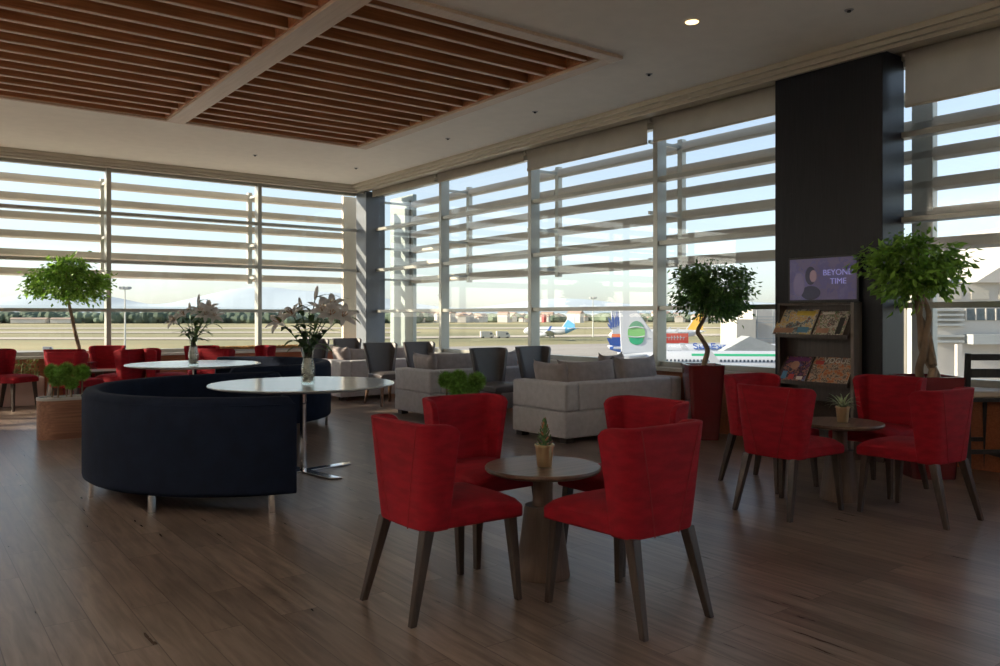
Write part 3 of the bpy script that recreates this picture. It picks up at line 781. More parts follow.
def pillow_mesh(w, h, th):
    m = MB(); n = 14
    def f(u, v, s):
        a, b = 2*u-1, 2*v-1
        x = a*w/2*(1-0.11*(1-b*b)*a*a); z = b*h/2*(1-0.17*(1-a**4)*b*b*(1.25 if b > 0 else 0.2))
        y = s*th/2*((1-a**4)**0.5)*((1-b**4)**0.5)
        y += 0.006*noise.noise(Vector((a*3, b*3, s*2+w*9)))*(1-a**4)*(1-b**4)
        return (x, y, z + h/2)
    m.grid(lambda u, v: f(u, v, -1), n, n); m.grid(lambda u, v: f(u, v, 1), n, n)
    return m
def pillow(loc, rz, tilt, w, h, th, label, roll=0):
    o = pillow_mesh(w, h, th).obj('cushion', M['cushion'], None, angle=70)
    # weld the rim
    bm = bmesh.new(); bm.from_mesh(o.data); bmesh.ops.remove_doubles(bm, verts=bm.verts, dist=1e-5); bmesh.ops.recalc_face_normals(bm, faces=bm.faces); bm.to_mesh(o.data); bm.free()
    o.location = loc; o.rotation_euler = (tilt, roll, rz)
    tag(o, label, 'cushion', 'taupe cushions on the sofas')
    return o
z0 = 0.445
pillow((5.66, 6.52, z0), R(88), R(-12), 0.56, 0.37, 0.17, 'small pointed taupe cushion at the left end of the nearest sofa')
pillow((5.98, 6.30, z0), R(1), R(-13), 0.84, 0.385, 0.19, 'wide taupe cushion in the middle of the nearest sofa')
pillow((6.72, 6.30, z0), R(-2), R(-13), 0.66, 0.40, 0.18, 'taupe cushion at the right end of the nearest sofa, beside the tall red pot')
pillow((6.62, 6.58, z0), R(12), R(-8), 0.50, 0.425, 0.15, 'taupe cushion peeking out behind the right cushion of the nearest sofa')
pillow((5.60, 8.96, z0), R(88), R(-12), 0.54, 0.37, 0.17, 'pointed taupe cushion at the left end of the middle sofa')
pillow((5.92, 8.76, z0), R(1), R(-13), 0.84, 0.385, 0.19, 'wide taupe cushion on the middle sofa, left of the charcoal chair')
pillow((6.66, 8.76, z0), R(0), R(-13), 0.62, 0.38, 0.18, 'taupe cushion on the middle sofa mostly hidden by charcoal chairs')
pillow((5.70, 11.62, z0), R(88), R(-12), 0.54, 0.38, 0.17, 'sunlit pointed cushion at the left end of the farthest sofa')
pillow((6.02, 11.42, z0), R(1), R(-13), 0.80, 0.36, 0.18, 'sunlit wide cushion on the farthest sofa, left of a charcoal chair')
pillow((6.72, 11.42, z0), R(0), R(-13), 0.56, 0.36, 0.18, 'cushion on the farthest sofa between two charcoal chairs')

# topiary planters ------------------------------------------------------
def grass_ball(r, seed):
    rnd = random.Random(seed); m = MB()
    m.sphere((0, 0, 0), r*0.62, 12, 8)
    for k in range(1100):
        z = rnd.uniform(-1, 1); a = rnd.uniform(0, 2*PI); q = math.sqrt(1-z*z)
        d = Vector((q*math.cos(a), q*math.sin(a), z))
        s = d.cross(Vector((rnd.uniform(-1,1), rnd.uniform(-1,1), rnd.uniform(-1,1)))).normalized()
        u = d.cross(s)
        b = d*r*0.55; tp = d*r*rnd.uniform(0.94, 1.12) + s*rnd.uniform(-1, 1)*r*0.06
        w = 0.0030
        m.add([b+s*w, b-s*w*0.5+u*w*0.87, b-s*w*0.5-u*w*0.87, tp], [(0,1,3),(1,2,3),(2,0,3)])
    return m
def stadium(hx, hy, n=12):
    pts = []
    for k in range(n+1):
        a = -PI/2 + PI*k/n; pts.append((hx-hy + hy*math.cos(a), hy*math.sin(a)))
    for k in range(n+1):
        a = PI/2 + PI*k/n; pts.append((-(hx-hy) + hy*math.cos(a), hy*math.sin(a)))
    return pts
def planter(loc, label):
    t = thing('topiary_planter', label, 'planter', loc)
    hx, hy, h = 0.275, 0.155, 0.43
    MB().prism(stadium(hx, hy), 0.0, h-0.03).obj('box', M['planter'], t, angle=30)
    o_, i_ = stadium(hx+0.004, hy+0.004), stadium(hx-0.02, hy-0.02)
    n = len(o_); vs = [(x,y,h-0.03) for x,y in o_]+[(x,y,h) for x,y in o_]+[(x,y,h) for x,y in i_]+[(x,y,h-0.03) for x,y in i_]
    fs = []
    for k in range(4):
        for j in range(n):
            a, b = k*n, ((k+1) % 4)*n; fs.append((a+j, a+(j+1)%n, b+(j+1)%n, b+j))
    MB().add(vs, fs).obj('rim', M['rim'], t, angle=30)
    g = MB().prism(stadium(hx-0.021, hy-0.021), h-0.0295, h-0.012).obj('gravel', M['gravel'], t); g['kind'] = 'stuff'
    gm = None
    for (x, y, z, r) in ((-0.085, -0.055, 0.635, 0.106), (-0.12, 0.085, 0.695, 0.084), (0.015, 0.085, 0.705, 0.086), (0.035, -0.07, 0.575, 0.080), (0.145, -0.01, 0.675, 0.096)):
        if gm is None:
            gm = grass_ball(0.1, 5).obj('grass_ball', M['grassball'], t, smooth=False, recalc=False); b = gm
        else:
            b = gm.copy(); COL.objects.link(b); b.parent = t
        b.location = (x, y, z); b.scale = (r/0.1,)*3; b.rotation_euler = (0, 0, x*40)
        MB().tube([(x, y, h-0.012), (x+0.004, y, z-r*0.7)], 0.009, 8).obj('stem', M['bark'], t)
    return t
pw = P(40, 8.3)
p1 = planter((1.19+0.275, 9.52, 0), 'wooden planter of green grass balls at the far left, in front of the red chairs')
dup(p1, (4.13, 6.03, 0), 0, 'wooden planter of green grass balls peeking above a foreground red chair')

# ficus trees -----------------------------------------------------------
def leaf_cloud(cx, rx, rz, n, seed, lm=0.065, clumps=26):
    rnd = random.Random(seed); m = MB()
    cl = []
    for k in range(clumps):
        while True:
            v = Vector((rnd.uniform(-1,1), rnd.uniform(-1,1), rnd.uniform(-1,1)))
            if 0.35 < v.length < 1: break
        v *= 0.80
        cl.append(Vector((v.x*rx, v.y*rx, v.z*rz)))
    for k in range(n):
        c0 = rnd.choice(cl)
        g = Vector((rnd.gauss(0,1), rnd.gauss(0,1), rnd.gauss(0,1)))*0.36
        p_ = cx + c0 + Vector((g.x*rx*0.42, g.y*rx*0.42, g.z*rz*0.42))
        out = (p_-cx); out.z *= 0.3
        if out.length < 1e-3: out = Vector((1, 0, 0))
        out.normalize()
        d = (out*rnd.uniform(0.2, 1.0) + Vector((rnd.uniform(-.7,.7), rnd.uniform(-.7,.7), rnd.uniform(-1.0, 0.15)))).normalized()
        s = d.cross(Vector((rnd.uniform(-1,1), rnd.uniform(-1,1), 0.6))).normalized(); nn = d.cross(s)
        L = lm*rnd.uniform(0.7, 1.25); w = L*0.21
        m.add([p_, p_+d*L*0.45+s*w+nn*w*0.35, p_+d*L-nn*L*0.08, p_+d*L*0.45-s*w+nn*w*0.35, p_+d*L*0.5], [(0,1,4),(1,2,4),(2,3,4),(3,0,4)])
    return m, cl
def ficus(loc, label, pot, H0, trunk, crown_c, rx, rz, n, seed, leafm, lm=0.06, braided=False, rz0=0):
    t = thing('potted_ficus', label, 'plant', loc, rz0)
    k0, k1, hp = pot
    def sq(w, z):       # rounded square ring
        pts = []
        for q in range(4):
            a0 = q*PI/2
            for j in range(5):
                a = a0 + (j/4)*PI/2; c0 = (math.copysign(1, math.cos(a0+PI/4)), math.copysign(1, math.sin(a0+PI/4)))
                r = w*0.25
                pts.append((c0[0]*(w-r)+r*math.cos(a), c0[1]*(w-r)+r*math.sin(a), z))
        return pts
    MB().rings([sq(k0, 0), sq(k0+0.002, 0.01), sq(k1, hp-0.004), sq(k1-0.003, hp), sq(k1-0.02, hp), sq(k1-0.025, hp-0.05)]).obj('pot', M['redpot'], t, angle=40)
    MB().rings([sq(k1-0.026, hp-0.05), sq(k1-0.026, hp-0.03)]).obj('soil', M['soil'], t)
    m = MB()
    if braided:
        for s in range(3):
            pts = []; rr = []
            for i in range(25):
                f_ = i/24; a = s*2*PI/3 + f_*5.2; q = 0.058*(1-0.6*f_)+0.016*math.sin(f_*9+s)
                b0 = Vector(trunk[0]).lerp(Vector(trunk[-1]), f_)
                pts.append(b0 + Vector((q*math.cos(a), q*math.sin(a), 0))); rr.append(0.033*(1-0.5*f_))
            m.tube(pts, rr, 10)
    else:
        pts = []; T = [Vector(q) for q in trunk]
        for i in range(len(T)-1):
            p0, p1_, p2, p3 = T[max(0,i-1)], T[i], T[i+1], T[min(len(T)-1, i+2)]
            for j in range(6):
                u = j/6; pts.append(0.5*((2*p1_)+(-p0+p2)*u+(2*p0-5*p1_+4*p2-p3)*u*u+(-p0+3*p1_-3*p2+p3)*u**3))
        pts.append(T[-1]); m.tube(pts, [0.030-0.012*i/len(pts) for i in range(len(pts))], 10)
    cc = Vector(crown_c)
    fm, cl = leaf_cloud(cc, rx, rz, n, seed, lm)
    tip = Vector(trunk[-1])
    for c0 in cl:
        e = cc + c0; mid = tip.lerp(e, 0.5) + Vector((0, 0, -0.04))
        m.tube([tip, mid, e], [0.009, 0.006, 0.002], 5)
    m.obj('trunk', M['bark'], t); fm.obj('foliage', leafm, t, smooth=False, recalc=False)
    return t
# middle ficus: tall red pot, sinuous trunk
b = P(703, 8.38)
ficus(b, 'ficus with a sinuous trunk in a tall red pot beside the nearest sofa', (0.135, 0.19, 0.775), 0,
      [(0,0,0.73), (0.03,0.01,0.83), (0.045,0,0.93), (-0.02,0,1.05), (-0.055,0,1.12), (0.01,0,1.25), (0.03,0,1.38)], (0.09, 0.0, 1.55), 0.47, 0.33, 7500, 31, M['leaf'], 0.056, rz0=CR)
# right ficus: braided trunk
b = W(3.40, 6.42)
ficus(b, 'ficus with a braided trunk in a red pot right of the dark pillar', (0.16, 0.215, 0.80), 0,
      [(0.03,0,0.76), (-0.06,0,1.50)], (-0.16, 0.0, 1.66), 0.48, 0.32, 2700, 32, M['leaf_light'], 0.075, braided=True, rz0=CR)
# left ficus
b = P(79, 11.9)
ficus(b, 'ficus against the far windows at the left, behind the red chairs', (0.15, 0.20, 0.6), 0,
      [(0.02,0,0.56), (0.0,0,0.80), (-0.06,0,1.05), (-0.10,0,1.25), (-0.16,0,1.5), (-0.19, 0, 1.62)], (-0.19, 0.0, 1.74), 0.58, 0.40, 3600, 33, M['leaf_light'], 0.085, rz0=CR)

# trough with shrubs under the far windows, left
t = thing('trough_planter', 'pale pink trough of yellow-green shrubs under the far window behind the leftmost red chair', 'planter', (1.15, 13.35, 0))
MB().box((-0.75, -0.17, 0), (0.60, 0.17, 0.40)).obj('trough', M['pink'], t, bevel=0.01)
m = MB(); rnd = random.Random(4)
for k in range(1500):
    x = rnd.uniform(-0.7, 0.55); y = rnd.uniform(-0.13, 0.13); z = 0.40 + rnd.random()**1.4*0.24
    leafblade(m, (x, y, z-0.01), rnd.uniform(0, 2*PI), rnd.uniform(-0.2, 1.3), rnd.uniform(0.03, 0.07), 0.008, 0.001, 0.5, 2)
m.obj('shrubs', M['shrub'], t, smooth=False, recalc=False)
t = thing('sill_tray', 'shallow tray of golden bark chips on the far window sill left of the charcoal chairs', 'planter', (5.0, 13.76, 0.6802))
MB().box((-0.8, -0.08, 0), (0.9, 0.08, 0.03)).obj('tray', M['rim'], t, smooth=False, bevel=0.003)
m = MB()
for k in range(1400):
    x = rnd.uniform(-0.77, 0.87); y = rnd.uniform(-0.07, 0.07); z = 0.03 + rnd.random()*0.05
    mt = Matrix.Translation((x, y, z)) @ Matrix.Rotation(rnd.uniform(0, 6), 4, 'Z') @ Matrix.Rotation(rnd.uniform(-0.7, 0.7), 4, 'X')
    m.box((-0.018, -0.009, -0.004), (0.018, 0.009, 0.004), mt)
o = m.obj('bark_chips', M['barkchip'], t, smooth=False); o['kind'] = 'stuff'

# magazine rack ----------------------------------------------------------
RX0, RX1, RY0, RY1 = 6.74, 6.885, 3.77, 4.54
t = thing('magazine_rack', 'dark wooden magazine rack standing against the dark pillar below the screen', 'rack', ((RX0+RX1)/2, (RY0+RY1)/2, 0))
ox, oy = (RX0+RX1)/2, (RY0+RY1)/2
def rb(a, b): return MB().box((a[0]-ox, a[1]-oy, a[2]), (b[0]-ox, b[1]-oy, b[2]))
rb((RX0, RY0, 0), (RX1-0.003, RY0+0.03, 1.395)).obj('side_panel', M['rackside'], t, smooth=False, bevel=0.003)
rb((RX0+0.01, RY1-0.025, 0), (RX1-0.003, RY1, 1.395)).obj('side_panel', M['rack'], t, smooth=False, bevel=0.003)
rb((RX1-0.02, RY0+0.03, 0), (RX1-0.003, RY1-0.025, 1.395)).obj('back_panel', M['rack'], t, smooth=False)
rb((RX0+0.02, RY0+0.03, 1.375), (RX1-0.02, RY1-0.025, 1.395)).obj('top_panel', M['rack'], t, smooth=False)
rb((RX0+0.02, RY0+0.03, 0.0), (RX1-0.02, RY1-0.025, 0.08)).obj('plinth', M['rack'], t, smooth=False)
def shelf(zl):
    s = MB()
    # sloping board, lip at the front
    a = [(RX0-ox-0.05, zl), (RX0-ox-0.05, zl+0.012), (RX0-ox+0.11, zl+0.24), (RX0-ox+0.11, zl+0.225)]
    y0, y1 = RY0+0.031-oy, RY1-0.026-oy
    s.rings([[(x, y0, z) for x, z in a], [(x, y1, z) for x, z in a]])
    s.box((RX0-ox-0.065, y0, zl-0.012), (RX0-ox-0.05, y1, zl+0.022))
    s.obj('shelf', M['rack'], t, smooth=False)
shelf(1.085); shelf(0.655); shelf(0.25)
def mag(name, zl, y0, y1, h, mat, label, cat, off=0.0, th=0.008, extra=None, tw=0.0, curl=0.0):
    """lies on the sloping shelf: local x = width (-Y), local y = up the slope"""
    w = y1-y0; ang = math.atan2(0.228, 0.16)
    o = thing(name, label, cat, (RX0-0.047 - off*math.sin(ang), (y0+y1)/2, zl+0.0135 + off*math.cos(ang)))
    # basis: X=width to camera right (-Y world), Y=up slope, Z=normal
    ux = Vector((0, -1, 0)); uy = Vector((math.cos(ang), 0, math.sin(ang))); uz = ux.cross(uy)
    o.rotation_euler = (Matrix((ux, uy, uz)).transposed() @ Matrix.Rotation(tw, 3, 'Z')).to_euler()
    MB().box((-w/2, 0.002, 0.001), (w/2, h, th-0.001)).obj('pages', M['paper'], o, smooth=False)
    MB().box((-w/2-0.002, 0, th-0.001), (w/2+0.002, h+0.002, th)).obj('cover', mat, o, smooth=False)
    return o, w, h, th
def txt(body, size, loc, parent, mat, name='lettering', rot=(0,0,0), sx=1.0):
    cu = bpy.data.curves.new(name, 'FONT'); cu.body = body; cu.size = size; cu.extrude = size*0.02; cu.align_x = 'CENTER'; cu.align_y = 'CENTER'
    tmp = bpy.data.objects.new(name, cu); COL.objects.link(tmp)
    me = bpy.data.meshes.new_from_object(tmp.evaluated_get(bpy.context.evaluated_depsgraph_get()) if False else tmp)
    bpy.data.objects.remove(tmp)
    o = bpy.data.objects.new(name, me); COL.objects.link(o); me.materials.clear(); me.materials.append(mat)
    o.parent = parent; o.location = loc; o.rotation_euler = rot; o.scale = (sx, 1, 1)
    return o
cv1 = cover_mat('newspaper_colour_print', [(0.55,0.50,0.42),(0.45,0.30,0.22),(0.60,0.42,0.12),(0.55,0.50,0.42),(0.15,0.22,0.26),(0.12,0.09,0.08),(0.5,0.12,0.08)], 16, 1.3)
cv2 = cover_mat('newspaper_green_print', [(0.50,0.46,0.40),(0.40,0.22,0.20),(0.14,0.20,0.10),(0.52,0.48,0.42),(0.10,0.09,0.08),(0.5,0.3,0.28)], 18, 4.3)
cv3 = cover_mat('magazine_dark_print', [(0.03,0.03,0.05),(0.05,0.05,0.08),(0.35,0.16,0.12),(0.03,0.03,0.05),(0.14,0.04,0.12),(0.10,0.22,0.38),(0.5,0.04,0.07)], 12, 7.7)
cv4 = cover_mat('magazine_orange_print', [(0.45,0.33,0.22),(0.35,0.10,0.05),(0.48,0.17,0.05),(0.42,0.32,0.26),(0.07,0.05,0.04),(0.5,0.44,0.38),(0.10,0.08,0.07)], 15, 9.1)
M['ink_y'] = pmat('yellow_ink', (0.55, 0.42, 0.06), 0.5); M['ink_w'] = pmat('white_ink', (0.7, 0.68, 0.62), 0.5); M['ink_r'] = pmat('red_ink', (0.5, 0.06, 0.05), 0.5); M['ink_k'] = pmat('black_ink', (0.02, 0.02, 0.02), 0.5)
M['ink_b'] = pmat('blue_ink', (0.08, 0.25, 0.42), 0.5); M['skin_ink'] = pmat('skin_ink', (0.40, 0.22, 0.15), 0.5); M['ink_p'] = pmat('purple_ink', (0.16, 0.04, 0.15), 0.5)
o, w, h, th = mag('newspaper', 1.085, 4.16, 4.545, 0.275, cv1, 'open colour newspaper at the left of the upper rack shelf', 'newspaper', 0.001, 0.014)
MB().box((-0.02, 0.21, th), (0.17, 0.262, th+0.001)).obj('headline', M['ink_y'], o, smooth=False)
MB().box((0.05, 0.02, th), (0.16, 0.08, th+0.001)).obj('headline', M['ink_b'], o, smooth=False)
MB().box((-0.19, 0.015, th), (0.01, 0.07, th+0.001)).obj('headline', M['skin_ink'], o, smooth=False)
o, w, h, th = mag('magazine', 1.085, 3.85, 4.13, 0.26, cv2, 'pale-bordered magazine at the right of the upper rack shelf', 'magazine', 0.001, 0.012)
MB().box((0.07, 0.01, th), (0.12, 0.19, th+0.001)).obj('headline', M['ink_k'], o, smooth=False)
MB().box((-0.12, 0.02, th), (0.0, 0.07, th+0.001)).obj('headline', M['skin_ink'], o, smooth=False)
MB().box((-0.12, 0.225, th), (0.0, 0.25, th+0.001)).obj('headline', M['ink_w'], o, smooth=False)
o, w, h, th = mag('magazine', 0.655, 4.22, 4.48, 0.265, cv3, 'dark-covered magazine with a face at the left of the lower rack shelf', 'magazine', 0.001, 0.010)
MB().lathe([(0.001, 0), (0.045, 0), (0.045, 0.001), (0.001, 0.001)], 24, (-0.02, 0.17, th)).obj('face_print', M['skin_ink'], o)
MB().box((-0.11, 0.215, th), (0.11, 0.255, th+0.001)).obj('headline', M['ink_p'], o, smooth=False)
MB().box((-0.12, 0.015, th), (-0.07, 0.10, th+0.001)).obj('headline', M['ink_b'], o, smooth=False)
MB().box((-0.045, 0.015, th), (0.01, 0.07, th+0.001)).obj('headline', M['ink_r'], o, smooth=False)
MB().box((0.04, 0.015, th), (0.10, 0.05, th+0.001)).obj('headline', M['ink_w'], o, smooth=False)
o, w, h, th = mag('magazine', 0.655, 3.81, 4.19, 0.27, cv4, 'magazine with white capital letters on an orange and brown cover, lower rack shelf', 'magazine', 0.001, 0.010)
txt('VOGUE', 0.078, (0.03, 0.235, th+0.0015), o, M['ink_w'], sx=0.95)
MB().box((-0.17, 0.19, th), (-0.09, 0.23, th+0.001)).obj('headline', M['ink_r'], o, smooth=False)

# TV on the pillar
t = thing('wall_screen', 'flat screen showing a dark-haired woman, mounted on the dark pillar above the rack', 'screen', (6.885, 4.13, 1.40))
MB().box((-0.045, -0.35, 0.0), (0, 0.35, 0.425)).obj('casing', M['blackplastic'], t, smooth=False, bevel=0.006)
M['scr'] = cover_mat('screen_picture', [(0.10,0.09,0.22),(0.11,0.10,0.24),(0.14,0.12,0.23),(0.12,0.11,0.26),(0.14,0.13,0.28),(0.18,0.16,0.28)], 3, 2.2, 0.13)
s = MB().box((-0.049, -0.332, 0.025), (-0.0455, 0.332, 0.408)).obj('display', M['scr'], t, smooth=False)
M['scr_skin'] = pmat('screen_skin', (0.15, 0.10, 0.11), 0.4, emis=(0.20, 0.13, 0.15), estr=0.5)
M['scr_hair'] = pmat('screen_hair', (0.02, 0.02, 0.03), 0.4, emis=(0.02, 0.02, 0.04), estr=0.6)
M['scr_txt'] = pmat('screen_letters', (0.3, 0.3, 0.6), 0.4, emis=(0.22, 0.22, 0.50), estr=0.55)
def disc(yc, zc, ry, rz_, mat, nm, x, yt=0):
    m = MB(); n = 24
    ring = lambda xx: [(xx, yc+ry*math.cos(2*PI*j/n), zc+rz_*math.sin(2*PI*j/n)) for j in range(n)]
    m.rings([ring(x), ring(x-0.0008)]); return m.obj(nm, mat, s)
disc(0.115, 0.25, 0.055, 0.085, M['scr_hair'], 'picture_hair', -0.0492); disc(0.088, 0.245, 0.036, 0.056, M['scr_skin'], 'picture_face', -0.0501)
disc(0.115, 0.09, 0.10, 0.065, M['scr_hair'], 'picture_shoulder', -0.0493)
disc(0.235, 0.17, 0.06, 0.11, pmat('screen_mauve', (0.11, 0.09, 0.15), 0.4, emis=(0.13, 0.11, 0.19), estr=0.4), 'picture_shape', -0.0495)
for (b_, z_, sz) in (('BEYOND', 0.27, 0.075), ('TIME', 0.19, 0.075)):
    txt(b_, sz, (-0.0515, -0.16, z_), s, M['scr_txt'], rot=(PI/2, 0, -PI/2))

# bar stool ---------------------------------------------------------------
t = thing('bar_stool', 'black wooden ladder-back bar stool with a cream seat at the right edge', 'stool', W(3.82, 6.45), CR)
for sx in (-1, 1):
    m = MB(); m.frustum((sx*0.185, -0.20, 0.0), 0.036, 0.036, (sx*0.185, -0.18, 0.62), 0.040, 0.040)
    m.frustum((sx*0.185, -0.18, 0.62), 0.040, 0.040, (sx*0.195, -0.215, 0.985), 0.034, 0.034); m.obj('leg', M['blackwood'], t, smooth=False, bevel=0.004)
    MB().frustum((sx*0.185, 0.20, 0.0), 0.036, 0.036, (sx*0.18, 0.18, 0.62), 0.040, 0.040).obj('leg', M['blackwood'], t, smooth=False, bevel=0.004)
for (z, hh) in ((0.955, 0.05), (0.83, 0.07)):
    y = -0.18 - 0.035*(z-0.62)/0.365
    MB().box((-0.17, y-0.012, z-hh/2), (0.17, y+0.012, z+hh/2)).obj('back_rail', M['blackwood'], t, smooth=False, bevel=0.004)
MB().box((-0.20, -0.155, 0.60), (0.20, 0.21, 0.63)).obj('seat_frame', M['blackwood'], t, smooth=False, bevel=0.004)
MB().box((-0.20, -0.155, 0.6305), (0.20, 0.215, 0.685)).obj('seat', M['cream'], t, bevel=0.02, seg=3)
for (a, b) in (((-0.18, -0.203, 0.20), (0.18, -0.18, 0.235)), ((-0.18, 0.18, 0.24), (0.18, 0.203, 0.275)), ((-0.197, -0.19, 0.14), (-0.175, 0.19, 0.175)), ((0.175, -0.19, 0.14), (0.197, 0.19, 0.175))):
    MB().box(a, b).obj('footrest', M['blackwood'], t, smooth=False, bevel=0.004)
# dark box speaker behind the right pot
t = thing('cable_box', 'small dark cabinet behind the braided ficus on the window side of the pillar', 'box', (7.0, 3.40, 0.6802))

bpy.data.objects.remove(t)
# ================================================================== OUTSIDE
GZ = -9.5
def gpoly(name, pts, z, mat):
    return struct(MB().prism([(p.x, p.y) for p in pts], z-0.2, z).obj(name, mat, smooth=False))
def gring(name, d0, d1, mat, z, l0=-1.1, l1=1.1):
    gpoly(name, [W(d0*l0, d0), W(d0*l1, d0), W(d1*l1, d1), W(d1*l0, d1)], z, mat)
struct(MB().prism([(-20000, -3000), (20000, -3000), (20000, 20000), (-20000, 20000)], GZ-1.5, GZ-1.0).obj('ground', M['field'], smooth=False))
# apron and runway strips
gpoly('apron', [W(-260, 15), W(240, 15), W(460, 420), W(60, 330), W(-70, 260), W(-330, 245)], GZ, M['tarmac'])
gpoly('taxiway', [W(-900, 420), W(-100, 400), W(80, 470), W(900, 640), W(900, 700), W(80, 520), W(-100, 440), W(-900, 450)], GZ-0.6, M['concrete_strip'])
gpoly('runway', [W(-1600, 730), W(0, 760), W(1600, 900), W(1600, 1010), W(0, 840), W(-1600, 790)], GZ-0.6, M['concrete_strip'])
gpoly('runway_verge', [W(-1600, 560), W(-60, 560), W(-60, 610), W(-1600, 600)], GZ-0.6, M['concrete_strip'])
# forest band
rnd = random.Random(9); m = MB()
for k in range(4200):
    D = rnd.uniform(1350, 1700); lat = rnd.uniform(-0.85, -0.10)*D
    p_ = W(lat, D, 0); r = rnd.uniform(4.5, 9) ; hh = rnd.uniform(0.3, 1.0)*(11 + 5*noise.noise(Vector((lat*0.012, D*0.01, 0))))
    m.sphere((p_.x, p_.y, GZ+hh), r, 6, 5, (1.2, 1.2, rnd.uniform(0.8, 1.3)))
o = tag(m.obj('woodland', M['forest']), 'dark green woodland in a band across the far side of the airfield', 'trees', kind='stuff')
m = MB()
for k in range(420):
    lat = rnd.uniform(-0.15, 0.6)*1900; D = rnd.uniform(1600, 2300)
    p_ = W(lat, D, 0); r = rnd.uniform(7, 14); m.sphere((p_.x, p_.y, GZ+r*0.5), r, 7, 5, (1.6, 1.6, 0.9))
tag(m.obj('town_trees', M['forest']), 'scattered trees among the distant town houses', 'trees', kind='stuff')
# hills
def ridge(D, l0, l1, hts, mat, name, thick):
    m = MB(); n = 160; seed = D*0.01
    def f(u, v):
        lat = (l0+(l1-l0)*u)*D; h = 0
        for (c0, w0, a0) in hts: h += a0*math.exp(-((u-c0)/w0)**2)
        h += 0.10*h*noise.noise(Vector((u*14, seed, 0))) + 0.05*h*noise.noise(Vector((u*40, seed, 3)))
        p_ = W(lat, D + thick*(v-0.5)); return (p_.x, p_.y, GZ + h*math.sin(PI*v)**0.7 - 2)
    m.grid(f, n, 8); o = m.obj(name, mat, recalc=False); struct(o)
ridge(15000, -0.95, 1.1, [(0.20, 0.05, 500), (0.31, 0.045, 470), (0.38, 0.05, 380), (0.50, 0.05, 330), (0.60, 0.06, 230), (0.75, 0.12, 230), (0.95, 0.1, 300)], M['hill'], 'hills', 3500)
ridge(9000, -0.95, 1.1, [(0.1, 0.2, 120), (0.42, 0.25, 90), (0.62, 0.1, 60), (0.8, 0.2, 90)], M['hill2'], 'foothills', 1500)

# light masts
def mast(lat, D, h, label):
    t = thing('light_mast', label, 'mast', W(lat, D, GZ))
    MB().tube([(0,0,0), (0,0,h)], [0.35, 0.18], 8).obj('pole', M['finpost'], t)
    m = MB(); m.lathe([(0.2, h), (1.6, h), (1.6, h+0.25), (0.2, h+0.25)], 12)
    for k in range(6): a = k*PI/3; m.box((1.5*math.cos(a)-0.4, 1.5*math.sin(a)-0.4, h+0.2), (1.5*math.cos(a)+0.4, 1.5*math.sin(a)+0.4, h+0.9))
    m.obj('lamp_ring', M['conc_g'], t)
mast(-375/F*260, 260, 19.5, 'tall apron light mast seen through the far glazing right of the left ficus')
mast(93/F*420, 420, 20, 'thin light mast behind the parked aircraft right of the third mullion')
mast(-60/F*520, 520, 24, 'thin light mast beyond the two pale vans in the second right-hand bay')

